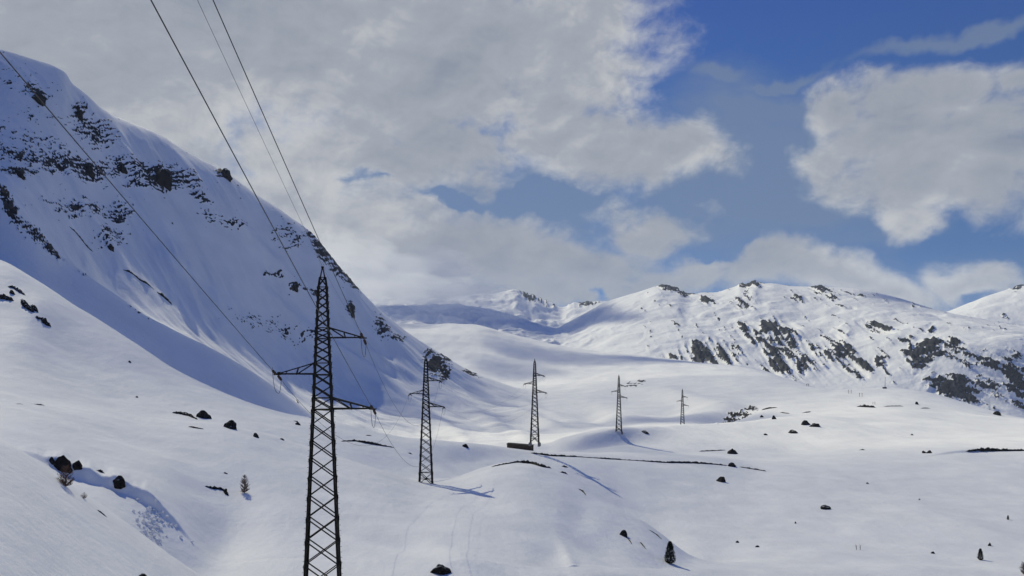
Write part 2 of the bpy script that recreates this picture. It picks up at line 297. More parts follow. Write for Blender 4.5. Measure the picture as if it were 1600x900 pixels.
def snow_mat(name, scale, bump, rocky=True, fine=1.3, amp=1.1, rk=((.014, .013, .012), (.040, .037, .034), (.11, .10, .095))):
    m, nt, b, L = mat(name)
    geo = node(nt, 'ShaderNodeNewGeometry')
    n1 = node(nt, 'ShaderNodeTexNoise', Scale=1 / scale, Detail=6.0, Roughness=.6)
    L(geo.outputs['Position'], n1.inputs['Vector'])
    n2 = node(nt, 'ShaderNodeTexNoise', Scale=.12 / scale, Detail=4.0, Roughness=.55)
    L(geo.outputs['Position'], n2.inputs['Vector'])
    mp = node(nt, 'ShaderNodeMapping'); mp.inputs['Scale'].default_value = (1 / scale, .35 / scale, 1 / scale); mp.inputs['Rotation'].default_value = (0, 0, R(25))
    L(geo.outputs['Position'], mp.inputs['Vector'])
    n3 = node(nt, 'ShaderNodeTexNoise', Scale=.45, Detail=5.0, Roughness=.62, Distortion=.6); L(mp.outputs[0], n3.inputs['Vector'])
    sn = ramp(nt, [(.3, (.80, .80, .80)), (.7, (.89, .885, .875))]); L(n2.outputs['Fac'], sn.inputs['Fac'])
    b.inputs['Roughness'].default_value = .62
    b.inputs['Specular IOR Level'].default_value = .04
    mx = node(nt, 'ShaderNodeMath', operation='ADD'); L(n1.outputs['Fac'], mx.inputs[0]); L(n3.outputs['Fac'], mx.inputs[1])
    bp = node(nt, 'ShaderNodeBump', Strength=bump, Distance=scale * .35); L(mx.outputs[0], bp.inputs['Height'])
    L(bp.outputs[0], b.inputs['Normal'])
    if not rocky:
        L(sn.outputs[0], b.inputs['Base Color']); return m
    at = node(nt, 'ShaderNodeAttribute', attribute_name='rock')
    nf = node(nt, 'ShaderNodeTexNoise', Scale=fine / scale, Detail=8.0, Roughness=.7); L(geo.outputs['Position'], nf.inputs['Vector'])
    a1 = node(nt, 'ShaderNodeMath', operation='MULTIPLY_ADD'); a1.inputs[1].default_value = amp; a1.inputs[2].default_value = -amp / 2; L(nf.outputs['Fac'], a1.inputs[0])
    a2 = node(nt, 'ShaderNodeMath', operation='ADD'); L(at.outputs['Fac'], a2.inputs[0]); L(a1.outputs[0], a2.inputs[1])
    mr = node(nt, 'ShaderNodeMapRange', interpolation_type='SMOOTHSTEP'); mr.inputs[1].default_value = .42; mr.inputs[2].default_value = .62
    L(a2.outputs[0], mr.inputs[0])
    zero = node(nt, 'ShaderNodeMath', operation='GREATER_THAN'); zero.inputs[1].default_value = .02; L(at.outputs['Fac'], zero.inputs[0])
    fac = node(nt, 'ShaderNodeMath', operation='MULTIPLY'); L(mr.outputs[0], fac.inputs[0]); L(zero.outputs[0], fac.inputs[1])
    rn = node(nt, 'ShaderNodeTexNoise', Scale=.3 / scale, Detail=7.0, Roughness=.7); L(geo.outputs['Position'], rn.inputs['Vector'])
    rr = ramp(nt, [(.35, rk[0]), (.55, rk[1]), (.75, rk[2])]); L(rn.outputs['Fac'], rr.inputs['Fac'])
    mix = node(nt, 'ShaderNodeMix', data_type='RGBA'); L(fac.outputs[0], mix.inputs[0]); L(sn.outputs[0], mix.inputs[6]); L(rr.outputs[0], mix.inputs[7])
    L(mix.outputs[2], b.inputs['Base Color'])
    return m

MAT_NEAR = snow_mat('snow near', 1.6, .28)
MAT_SIDE = snow_mat('snow and rock flank', 5.0, .28)
MAT_PLAT = snow_mat('snow plateau', 14.0, .15)
MAT_FAR = snow_mat('snow and rock far', 20.0, .45, fine=2.4, amp=1.15, rk=((.005, .006, .010), (.016, .019, .027), (.075, .082, .10)))
MAT_DRIFT = snow_mat('snow plain', 1.6, .2, rocky=False)

def noisy(name, c0, c1, c2, scale, rough=.85, bump=.3, bscale=None):
    m, nt, b, L = mat(name)
    tc = node(nt, 'ShaderNodeTexCoord')
    n = node(nt, 'ShaderNodeTexNoise', Scale=scale, Detail=7.0, Roughness=.65); L(tc.outputs['Object'], n.inputs['Vector'])
    r = ramp(nt, [(.32, c0), (.52, c1), (.72, c2)]); L(n.outputs['Fac'], r.inputs['Fac'])
    L(r.outputs[0], b.inputs['Base Color']); b.inputs['Roughness'].default_value = rough; b.inputs['Specular IOR Level'].default_value = .2
    n2 = node(nt, 'ShaderNodeTexNoise', Scale=bscale or scale * 3, Detail=6.0, Roughness=.7); L(tc.outputs['Object'], n2.inputs['Vector'])
    bp = node(nt, 'ShaderNodeBump', Strength=bump, Distance=.1); L(n2.outputs['Fac'], bp.inputs['Height']); L(bp.outputs[0], b.inputs['Normal'])
    return m

MAT_STEEL = noisy('weathered green steel', (.004, .0045, .003), (.009, .009, .006), (.028, .020, .011), 2.2, .6, .1)
MAT_GALV = noisy('galvanised fitting', (.05, .05, .05), (.09, .09, .09), (.14, .14, .13), 6, .45, .05)
MAT_WIRE = noisy('dull aluminium cable', (.03, .03, .03), (.05, .05, .052), (.07, .07, .072), 4, .5, .0)
MAT_GLASS = noisy('brown porcelain', (.03, .018, .012), (.05, .03, .02), (.08, .05, .03), 5, .25, .0)
MAT_CONC = noisy('footing concrete', (.14, .14, .13), (.22, .21, .20), (.3, .29, .28), 3, .9, .3)
MAT_WOOD = noisy('dark larch boards', (.045, .032, .022), (.08, .058, .04), (.12, .09, .062), 1.6, .85, .3)
MAT_ROOF = noisy('dark stone slabs', (.008, .008, .008), (.016, .015, .015), (.035, .033, .031), 1.2, .85, .3)
MAT_BARK = noisy('grey brown bark', (.04, .028, .022), (.075, .052, .042), (.12, .09, .075), 4, .9, .3)
MAT_TWIG = noisy('bare larch twigs', (.085, .05, .04), (.14, .085, .066), (.19, .125, .10), 3, .9, .0)
MAT_NEEDLE = noisy('dark spruce needles', (.006, .011, .006), (.014, .022, .011), (.026, .038, .018), 3, .8, .0)

def rock_mat(name, snowy):
    m, nt, b, L = mat(name)
    geo = node(nt, 'ShaderNodeNewGeometry')
    n = node(nt, 'ShaderNodeTexNoise', Scale=.9, Detail=9.0, Roughness=.7); L(geo.outputs['Position'], n.inputs['Vector'])
    r = ramp(nt, [(.32, (.008, .0073, .0066)), (.52, (.022, .020, .018)), (.78, (.075, .068, .06))]); L(n.outputs['Fac'], r.inputs['Fac'])
    n2 = node(nt, 'ShaderNodeTexNoise', Scale=2.4, Detail=8.0, Roughness=.7); L(geo.outputs['Position'], n2.inputs['Vector'])
    bp = node(nt, 'ShaderNodeBump', Strength=.6, Distance=.25); L(n2.outputs['Fac'], bp.inputs['Height'])
    sep = node(nt, 'ShaderNodeSeparateXYZ'); L(bp.outputs[0], sep.inputs[0])
    ad = node(nt, 'ShaderNodeMath', operation='MULTIPLY_ADD'); ad.inputs[1].default_value = .5; L(n.outputs['Fac'], ad.inputs[0]); L(sep.outputs['Z'], ad.inputs[2])
    mr = node(nt, 'ShaderNodeMapRange', interpolation_type='SMOOTHSTEP'); mr.inputs[1].default_value = snowy; mr.inputs[2].default_value = snowy + .06; L(ad.outputs[0], mr.inputs[0])
    mix = node(nt, 'ShaderNodeMix', data_type='RGBA'); L(mr.outputs[0], mix.inputs[0]); L(r.outputs[0], mix.inputs[6]); mix.inputs[7].default_value = (.84, .86, .88, 1)
    L(mix.outputs[2], b.inputs['Base Color']); b.inputs['Roughness'].default_value = .9; b.inputs['Specular IOR Level'].default_value = .08
    L(bp.outputs[0], b.inputs['Normal'])
    return m
MAT_ROCK = rock_mat('dark gneiss', 1.19)
MAT_ROCKS = rock_mat('dark gneiss dusted with snow', 1.05)

# ---------------------------------------------------------------- object helpers
def tag(o, label=None, cat=None, group=None, kind=None):
    if label: o['label'] = label
    if cat: o['category'] = cat
    if group: o['group'] = group
    if kind: o['kind'] = kind
    return o

def mesh_obj(name, verts, faces, m, parent=None, loc=None, smooth=False):
    me = bpy.data.meshes.new(name); me.from_pydata([tuple(v) for v in verts], [], faces); me.update()
    if m: me.materials.append(m)
    if smooth: me.polygons.foreach_set('use_smooth', [True] * len(me.polygons))
    o = bpy.data.objects.new(name, me); COL.objects.link(o)
    if parent: o.parent = parent
    if loc is not None: o.location = loc
    return o

class MB:
    """collects bars, plates, tubes and discs into one mesh"""
    def __init__(self): self.v = []; self.f = []
    def add(self, vs, fs):
        n = len(self.v); self.v += [Vector(q) for q in vs]; self.f += [tuple(i + n for i in q) for q in fs]
    def frame(self, a, b):
        a = Vector(a); b = Vector(b); t = (b - a).normalized()
        r = Vector((0, 0, 1)) if abs(t.z) < .95 else Vector((0, 1, 0))
        s = t.cross(r).normalized(); return a, b, t, s, s.cross(t).normalized()
    def bar(self, a, b, w, h=None):
        h = h or w; a, b, t, s, n = self.frame(a, b); vs = []
        for q in (a, b):
            for sx, sy in ((-1, -1), (1, -1), (1, 1), (-1, 1)): vs.append(q + s * sx * w / 2 + n * sy * h / 2)
        self.add(vs, [(0, 1, 5, 4), (1, 2, 6, 5), (2, 3, 7, 6), (3, 0, 4, 7), (3, 2, 1, 0), (4, 5, 6, 7)])
    def angle(self, a, b, w, th, d1, d2):
        """an L section along a-b with its flanges along d1 and d2"""
        a = Vector(a); b = Vector(b); d1 = Vector(d1); d2 = Vector(d2)
        pr = [Vector((0, 0, 0)), d1 * w, d1 * w + d2 * th, d1 * th + d2 * th, d1 * th + d2 * w, d2 * w]
        vs = [a + q for q in pr] + [b + q for q in pr]
        self.add(vs, [(i, (i + 1) % 6, 6 + (i + 1) % 6, 6 + i) for i in range(6)] + [(5, 4, 3, 2, 1, 0), (6, 7, 8, 9, 10, 11)])
    def tube(self, pts, r, n=6):
        pts = [Vector(q) for q in pts]; vs = []; fs = []
        for i, q in enumerate(pts):
            a = pts[max(0, i - 1)]; b = pts[min(len(pts) - 1, i + 1)]
            _, _, t, s, m = self.frame(a, b); rr = r[i] if isinstance(r, (list, tuple)) else r
            for k in range(n):
                th = 2 * math.pi * k / n; vs.append(q + s * math.cos(th) * rr + m * math.sin(th) * rr)
        for i in range(len(pts) - 1):
            for k in range(n): fs.append((i * n + k, i * n + (k + 1) % n, (i + 1) * n + (k + 1) % n, (i + 1) * n + k))
        fs.append(tuple(range(n))[::-1]); fs.append(tuple((len(pts) - 1) * n + k for k in range(n)))
        self.add(vs, fs)
    def box(self, c, sx, sy, sz):
        c = Vector(c); vs = [c + Vector((x * sx / 2, y * sy / 2, z * sz / 2)) for z in (-1, 1) for x, y in ((-1, -1), (1, -1), (1, 1), (-1, 1))]
        self.add(vs, [(0, 1, 5, 4), (1, 2, 6, 5), (2, 3, 7, 6), (3, 0, 4, 7), (3, 2, 1, 0), (4, 5, 6, 7)])
    def build(self, name, m, parent=None, smooth=False):
        return mesh_obj(name, self.v, self.f, m, parent, smooth=smooth)

def empty(name, loc, rz=0.0):
    o = bpy.data.objects.new(name, None); COL.objects.link(o); o.location = loc; o.rotation_euler = (0, 0, rz); o.empty_display_size = .5
    return o

# ---------------------------------------------------------------- the ground, the flank, the plateau, the mountains
starts = np.cumsum([0] + ROWS)
def sheet(name, k0, k1, m):
    r0, r1 = int(starts[k0]), min(int(starts[k1]), NR - 1)
    n = r1 - r0 + 1
    co = np.stack([X[r0:r1+1], D[r0:r1+1], Z[r0:r1+1]], -1).reshape(-1, 3).astype(np.float32)
    i = np.arange(n - 1)[:, None] * NC + np.arange(NC - 1)[None, :]
    q = np.stack([i, i + 1, i + NC + 1, i + NC], -1).reshape(-1, 4).astype(np.int32)
    me = bpy.data.meshes.new(name)
    me.vertices.add(len(co)); me.vertices.foreach_set('co', co.ravel())
    me.loops.add(q.size); me.loops.foreach_set('vertex_index', q.ravel())
    me.polygons.add(len(q)); me.polygons.foreach_set('loop_start', np.arange(len(q), dtype=np.int32) * 4)
    me.polygons.foreach_set('use_smooth', np.ones(len(q), bool))
    me.update(calc_edges=True); me.validate()
    at = me.attributes.new('rock', 'FLOAT', 'POINT'); at.data.foreach_set('value', ROCKM[r0:r1+1].ravel().astype(np.float32))
    me.materials.append(m)
    o = bpy.data.objects.new(name, me); COL.objects.link(o); o['kind'] = 'structure'
    return o
sheet('snowfield', 0, 9, MAT_NEAR)
sheet('hillside', 9, 14, MAT_SIDE)
sheet('plateau', 14, 16, MAT_PLAT)
sheet('mountains', 16, NK - 1, MAT_FAR)
# the slope behind the drone and the lowland far beyond, so that the ground reaches the horizon
bk = []; bf = []
gx, gy = 41, 31
for j in range(gy):
    for i in range(gx):
        x = -500 + 1000 * i / (gx - 1); y = 5.3 - 400 * (j / (gy - 1)) ** 1.3
        bk.append((x, y, -17.9 - .010 * x - y * .27 + 1.2 * math.sin(x * .03 + y * .02)))
for j in range(gy - 1):
    for i in range(gx - 1): bf.append((j * gx + i, (j + 1) * gx + i, (j + 1) * gx + i + 1, j * gx + i + 1))
tag(mesh_obj('back_slope', bk, bf, MAT_DRIFT, smooth=True), kind='structure')
bk = [(-45000, -45000, -560), (45000, -45000, -560), (45000, 45000, -560), (-45000, 45000, -560)]
tag(mesh_obj('lowland', bk, [(0, 1, 2, 3)], MAT_DRIFT), kind='structure')

# ---------------------------------------------------------------- pylons
def tower_w(z):
    return 4.5 + (1.06 - 4.5) * z / 38.2 if z < 38.2 else 1.06 + (.16 - 1.06) * (z - 38.2) / 2.2
TOP = 40.4
DEEP = .34          # the towers are narrower along the line than across it
ARMS = [('right', 1, 32.4, 33.6, 4.6), ('left', -1, 28.3, 29.6, 5.1), ('right', 1, 24.35, 25.65, 5.7)]

def levels():
    fixed = [4.0] + sorted([a[2] for a in ARMS] + [a[3] for a in ARMS]) + [38.2]; L = [0.0, 4.0]
    for a, b in zip(fixed[:-1], fixed[1:]):
        n = 1
        while True:                              # panels about two thirds as high as wide, shrinking upwards
            r = (tower_w(b) / tower_w(a)) ** (1 / n)
            if (b - a) / n < .74 * tower_w((a + b) / 2): break
            n += 1
        wts = [r ** q for q in range(n)]; z = a
        for q in wts: z += (b - a) * q / sum(wts); L.append(z)
    return L + [39.3]
LV = levels()

def corner(i, z):
    w = tower_w(z) / 2; sx, sy = ((-1, -1), (1, -1), (1, 1), (-1, 1))[i]
    return Vector((sx * w, sy * w * DEEP, z))

def attach(k):
    nm, s, zb, zt, ln = ARMS[k]
    return Vector((s * ln, 0, zb))

def make_pylon(name, loc, rz, slopes, thick=1.0, detail=True):
    root = empty(name, loc, rz)
    for i in range(4):
        sx, sy = ((-1, -1), (1, -1), (1, 1), (-1, 1))[i]
        mb = MB()
        for z0, z1, w in ((-1.5, 12, .27), (12, 26, .23), (26, 38.2, .19)):
            mb.angle(corner(i, z0), corner(i, z1), w * thick, .03 * thick, (-sx, 0, 0), (0, -sy, 0))
        mb.angle(corner(i, 38.2), corner(i, TOP), .13 * thick, .04, (-sx, 0, 0), (0, -sy, 0))
        if detail:
            for z in LV[1:-1]:                     # gusset plates and the climbing pegs
                c = corner(i, z)
                mb.box(c + Vector((-sx * .11, sy * .012, 0)), .22, .02, .26); mb.box(c + Vector((sx * .012, -sy * .11, 0)), .02, .22, .26)
            z = 2.4
            while z < 38:
                c = corner(i, z); mb.bar(c, c + Vector((sx * .16, sy * .04, 0)), .035)
                z += .62
        leg = mb.build('leg', MAT_STEEL, root)
        fb = MB(); fb.box(corner(i, -.6), .9, .7, 1.7); fb.build('footing', MAT_CONC, leg)
    mb = MB(); bw = .125 * thick
    for fc in range(4):
        a, b = fc, (fc + 1) % 4
        nrm = ((0, -1, 0), (1, 0, 0), (0, 1, 0), (-1, 0, 0))[fc]
        o = Vector(nrm) * .02; o2 = Vector(nrm) * -.07
        for z0, z1 in zip(LV[:-1], LV[1:]):
            if z0 == 0.0:
                m0 = (corner(a, 0) + corner(b, 0)) / 2; m0.z = 2.6; m1 = (corner(a, z1) + corner(b, z1)) / 2
                mb.bar(corner(a, .3) + o, corner(b, z1) + o, bw * 1.2); mb.bar(corner(b, .3) + o2, corner(a, z1) + o2, bw * 1.2)
                mb.bar(corner(a, z1), corner(b, z1), bw * 1.3, .09)
                cc = (corner(a, 2.0) + corner(b, 2.0)) / 2
                for q in (a, b): mb.bar(corner(q, 2.1), cc, bw * .8)
                mb.box(cc + o, .45 if abs(nrm[1]) else .04, .04 if abs(nrm[1]) else .45, .45)
            else:
                mb.bar(corner(a, z0) + o, corner(b, z1) + o, bw); mb.bar(corner(b, z0) + o2, corner(a, z1) + o2, bw)
        for z in [q for ar in ARMS for q in (ar[2], ar[3])] + [38.2, 39.3]:
            mb.bar(corner(a, z), corner(b, z), .11 * thick, .09)
    for z in (4.0, ARMS[0][2], ARMS[1][2], ARMS[2][2]):
        mb.bar(corner(0, z), corner(2, z), .07 * thick); mb.bar(corner(1, z) - Vector((0, 0, .1)), corner(3, z) - Vector((0, 0, .1)), .07 * thick)
    mb.build('bracing', MAT_STEEL, root)
    mb = MB(); mb.box((0, 0, TOP + .02), .26, .26, .22); mb.bar((0, -.3, TOP + .1), (0, .3, TOP + .1), .08); mb.build('earth_clamp', MAT_STEEL, root)
    for k, (nm, s, zb, zt, ln) in enumerate(ARMS):
        mb = MB(); tip = Vector((s * ln, 0, zb)); wb = tower_w(zb) / 2; wt = tower_w(zt) / 2
        tt = tip + Vector((-s * .35, 0, .16))
        for sy in (-1, 1):
            rb = Vector((s * wb, sy * wb * DEEP, zb)); rt = Vector((s * wt, sy * wt * DEEP, zt))
            mb.angle(rb, tip + Vector((0, sy * .1, 0)), .17 * thick, .05, (0, -sy, 0), (0, 0, 1)); mb.bar(rt, tt + Vector((0, sy * .1, 0)), .14 * thick)
            q = .47; pb = rb.lerp(tip, q); pt = rt.lerp(tt, q)
            mb.bar(pb, pt, .10 * thick); mb.bar(rt, pb, .10 * thick)
            q2 = .78; mb.bar(rb.lerp(tip, q2), rt.lerp(tt, q2), .05 * thick)
        for q in (.25, .47, .78):
            l = Vector((s * wb, -wb * DEEP, zb)).lerp(tip, q); r = Vector((s * wb, wb * DEEP, zb)).lerp(tip, q); mb.bar(l, r, .06 * thick)
        l0 = Vector((s * wb, -wb * DEEP, zb)); r1 = Vector((s * wb, wb * DEEP, zb)).lerp(tip, .47); mb.bar(l0, r1, .05 * thick)
        mb.box(tip + Vector((-s * .05, 0, .02)), .8, .34, .14); mb.box(tip + Vector((-s * .2, 0, .2)), .3, .24, .22)
        arm = mb.build('crossarm', MAT_STEEL, root)
        ends = []
        for sl, sy in ((slopes[0], -1), (slopes[1], 1)):          # tension strings, back along the line and onward
            dr = Vector((0, sy, sl)).normalized(); a = tip + Vector((0, sy * .15, -.06)); mb = MB(); mb.bar(a, a + dr * .35, .06)
            for q in range(8):
                c = a + dr * (.40 + q * .155); mb.tube([c, c + dr * .05, c + dr * .06, c + dr * .13], [.04, .15, .145, .04], 10)
            e = a + dr * 1.72; mb.bar(a + dr * 1.6, e, .07)
            mb.bar(a + dr * .36 + Vector((0, 0, .05)), a + dr * .36 + Vector((0, 0, .42)), .03); mb.bar(e, e + Vector((0, 0, .36)), .03)
            mb.build('insulator_string', MAT_GLASS, arm); ends.append(e)
        mb = MB(); pts = []
        for q in range(17):
            t = q / 16; e = ends[0].lerp(ends[1], t); pts.append(e + Vector((0, 0, -1.95 * (1 - (2 * t - 1) ** 4) * (1 - .1 * abs(2 * t - 1)))))
        mb.tube(pts, .028, 5); mb.build('jumper_cable', MAT_WIRE, arm)
    return root

def string_end(pyl, k, sy, sl):
    dr = Vector((0, sy, sl)).normalized()
    l = attach(k) + Vector((0, sy * .15, -.06)) + dr * 1.72
    c, s = math.cos(pyl['rz']), math.sin(pyl['rz'])
    return Vector((l.x * c - l.y * s, l.x * s + l.y * c, l.z)) + pyl['at']

def peak(pyl): return pyl['at'] + Vector((0, 0, TOP + .1))

PYL = []
spots = [(504, 418, 82.7), (665.5, 555, 227.0), (835.5, 561, 351.5), (967, 585.5, 516.0), (1066.3, 607.5, 703.0)]
for px, py, d in spots:
    top = P(px, py, d); b = Vector((top.x, top.y, top.z - TOP)); PYL.append({'at': b})
for i, p in enumerate(PYL):
    a = PYL[max(0, i - 1)]['at'] if i else p['at'] + Vector((2.5, -82, 0)); b = PYL[min(i + 1, 4)]['at'] if i < 4 else p['at'] * 2 - PYL[3]['at']
    d1 = (p['at'] - a); d2 = (b - p['at']); d1.z = d2.z = 0
    t = (d1.normalized() + d2.normalized()); p['rz'] = math.atan2(-t.x, t.y)
SAG = [0, 12.0, 9.5, 12.0, 12.0]
def span_slope(i, j, sag, end):
    a, b = PYL[i]['at'], PYL[j]['at']; L = (b.xy - a.xy).length; dz = (b.z - a.z) / L
    return dz - 4 * sag / L if end == 'a' else -(dz + 4 * sag / L)
PLAB = ['tall dark lattice pylon in the foreground, its base below the frame, nearest of the five', 'second nearest lattice pylon, casting a striped shadow across the snow',
        'lattice pylon standing beside the low brown hut', 'small distant lattice pylon on the hillock with a blue shaded flank', 'farthest and smallest lattice pylon, its feet hidden behind a snow rise']
for i, p in enumerate(PYL):
    sb = .407 if i == 0 else span_slope(i - 1, i, SAG[i], 'b')
    sf = span_slope(i, i + 1, SAG[i + 1], 'a') if i < 4 else -.25
    p['sl'] = (sb, sf)
    o = make_pylon('transmission_pylon', p['at'], p['rz'], (sb, sf), thick=(.92, 1.3, 1.45, 1.6, 1.8)[i], detail=i < 3)
    tag(o, PLAB[i], 'pylon', 'lattice pylons of one power line')

def wire(label, pts, r):
    mb = MB(); c = Vector(pts[0]); mb.tube([Vector(q) - c for q in pts], r, 6)
    o = mb.build('overhead_wire', MAT_WIRE); o.location = c
    return tag(o, label, 'cable', 'overhead wires between the pylons')

def hang(a, b, sag, n=40):
    return [a.lerp(b, i / n) + Vector((0, 0, -4 * sag * (i / n) * (1 - i / n))) for i in range(n + 1)]
WLAB = ['upper right arms', 'left arms', 'lower right arms']
WP = [(328, 0), (0, 68), (242, 0)]
for k in range(3):
    a = string_end(PYL[0], k, -1, PYL[0]['sl'][0])
    pts = []
    for i in range(31):
        s = 150 * i / 30; pts.append(a + Vector((.0306 * s, -s, .407 * s + .0002 * s * s)))
    wire(['cable climbing from the upper right arm of the nearest pylon to the top edge', 'cable from the left arm of the nearest pylon across the rocky mountainside',
          'cable from the lower right arm of the nearest pylon, leftmost of those leaving the top'][k], pts, .032)
a = peak(PYL[0]); wire('thinnest wire, from the peak of the nearest pylon up out of the picture', [a + Vector((.0306 * s, -s, .407 * s + .0002 * s * s)) for s in range(0, 151, 5)], .016)
for i in (0, 1):
    nm = ['the nearest and second pylons', 'the second pylon and the one by the hut'][i]
    for k in range(3):
        wire('cable between %s, on the %s' % (nm, WLAB[k]), hang(string_end(PYL[i], k, 1, PYL[i]['sl'][1]), string_end(PYL[i+1], k, -1, PYL[i+1]['sl'][0]), SAG[i+1] * .93), (.023, .017)[i])
    wire('thin earth wire joining the peaks of %s' % nm, hang(peak(PYL[i]), peak(PYL[i+1]), SAG[i+1] * .7), .010)

# ---------------------------------------------------------------- boulders, outcrops and ledges
def n3(v, s, seed):
    a = np.array([v.x * s + seed * 3.1, v.y * s - seed * 1.7]); b = np.array([v.y * s + seed, v.z * s * 1.3 + 4.2 - seed])
    return float(perlin(a[:1], a[1:], seed)[0] + perlin(b[:1], b[1:], seed + 9)[0]) * .6

def boulder(px, py, wpx, hpx, label, group, seed, name='boulder', cat='boulder', m=None, lean=0.0, smin=0.0, smax=99):
    """px, py: foot of the stone; wpx, hpx: its breadth and height over the snow"""
    g = ground(px, py, smin, smax); sc_ = g.y / F
    w = wpx * sc_ / 2; h = hpx * sc_
    rr = random.Random(seed)
    bm = bmesh.new(); bmesh.ops.create_icosphere(bm, subdivisions=4 if wpx > 8 else 3, radius=1)
    planes = [(Vector((rr.uniform(-1, 1), rr.uniform(-1, 1), rr.uniform(-.3, 1))).normalized(), rr.uniform(.55, .9)) for _ in range(9)]
    for v in bm.verts:
        c = v.co
        for n, o in planes:
            q = c.dot(n)
            if q > o: c -= n * (q - o) * .92
        c *= 1 + .24 * n3(c, 1.4, seed) + .13 * n3(c, 3.4, seed + 5) + .06 * n3(c, 8, seed + 3)
        c.x *= 1.06 - .16 * c.z
    bmesh.ops.smooth_vert(bm, verts=bm.verts[:], factor=.4, use_axis_x=True, use_axis_y=True, use_axis_z=True)
    xs = [v.co.x for v in bm.verts]; zs = [v.co.z for v in bm.verts]
    bx = (max(xs) - min(xs)) / 2; tz = max(zs)
    dp = min(w * .8, max(h * 1.3, w * .45))
    for v in bm.verts:
        v.co.x = (v.co.x - (max(xs) + min(xs)) / 2) / bx * w + lean * v.co.z * w
        v.co.y *= dp
        v.co.z = v.co.z / tz * h if v.co.z > 0 else v.co.z * h * .9 - .02
    me = bpy.data.meshes.new(name); bm.to_mesh(me); bm.free()
    me.materials.append(m or MAT_ROCK)
    for p in me.polygons: p.use_smooth = False
    o = bpy.data.objects.new(name, me); COL.objects.link(o)
    y = g.y + dp * .55; o.location = (g.x, y, min(zat(g.x, y), g.z + .6 * h) - .12 * h)
    return tag(o, label, cat, group)

def ledge(path, label, group, seed, name='rock_ledge', cat='rock ledge', m=None, smin=0.0, smax=99):
    """a ragged break of bare ground in the snow; path: (bearing, mark, thickness) along it"""
    rr = random.Random(seed); pts = []
    tot = sum(math.hypot(b[0] - a[0], b[1] - a[1]) for a, b in zip(path, path[1:])); n = max(8, int(tot / 1.1))
    for i in range(n + 1):
        t = i / n * tot; q = 0
        for a, b in zip(path, path[1:]):
            l = math.hypot(b[0] - a[0], b[1] - a[1])
            if q + l >= t - 1e-6 or b is path[-1]:
                w = min(1, (t - q) / l); pts.append([a[j] + (b[j] - a[j]) * w for j in range(3)]); break
            q += l
    vs = []; fs = []; base = None; NP = 9
    gp = [ground(p[0], p[1] + p[2] * .5, smin, smax) for p in pts]
    ds = np.array([g.y for g in gp]); md = float(np.median(ds)); ds = np.clip(ds, md * .93, md * 1.07) if tot < 110 else ds; ys = np.convolve(np.pad(ds, 3, mode='edge'), np.ones(7) / 7, 'valid')
    for i, p in enumerate(pts):
        d = float(ys[i]); x = (p[0] - CX) / F * d; z = zat(x, d); sc_ = d / F
        nz = .5 + .5 * float(fbm(np.array([i * .23]), np.array([seed * 7.3]), seed, 3)[0]); end = min(1, min(i, n - i) / 4 + .12)
        h = p[2] * sc_ * end * (.45 + 1.0 * nz); wob = (rr.random() - .5) * p[2] * sc_ * .35
        if base is None: base = Vector((x, d, z))
        for k in range(NP):
            a = math.pi * (k / (NP - 1)); rad = 1 + rr.uniform(-.22, .22)
            vs.append(Vector((x + rr.uniform(-.25, .25) * sc_, d - math.cos(a) * h * .75 * rad + wob, z - .12 * h + math.sin(a) * h * rad)) - base)
    for i in range(n):
        for k in range(NP - 1): fs.append((i * NP + k, (i + 1) * NP + k, (i + 1) * NP + k + 1, i * NP + k + 1))
        fs.append((i * NP + NP - 1, (i + 1) * NP + NP - 1, (i + 1) * NP, i * NP))
    fs.append(tuple(range(NP))[::-1]); fs.append(tuple(n * NP + k for k in range(NP)))
    return tag(mesh_obj(name, vs, fs, m or MAT_ROCK, loc=base), label, cat, group)

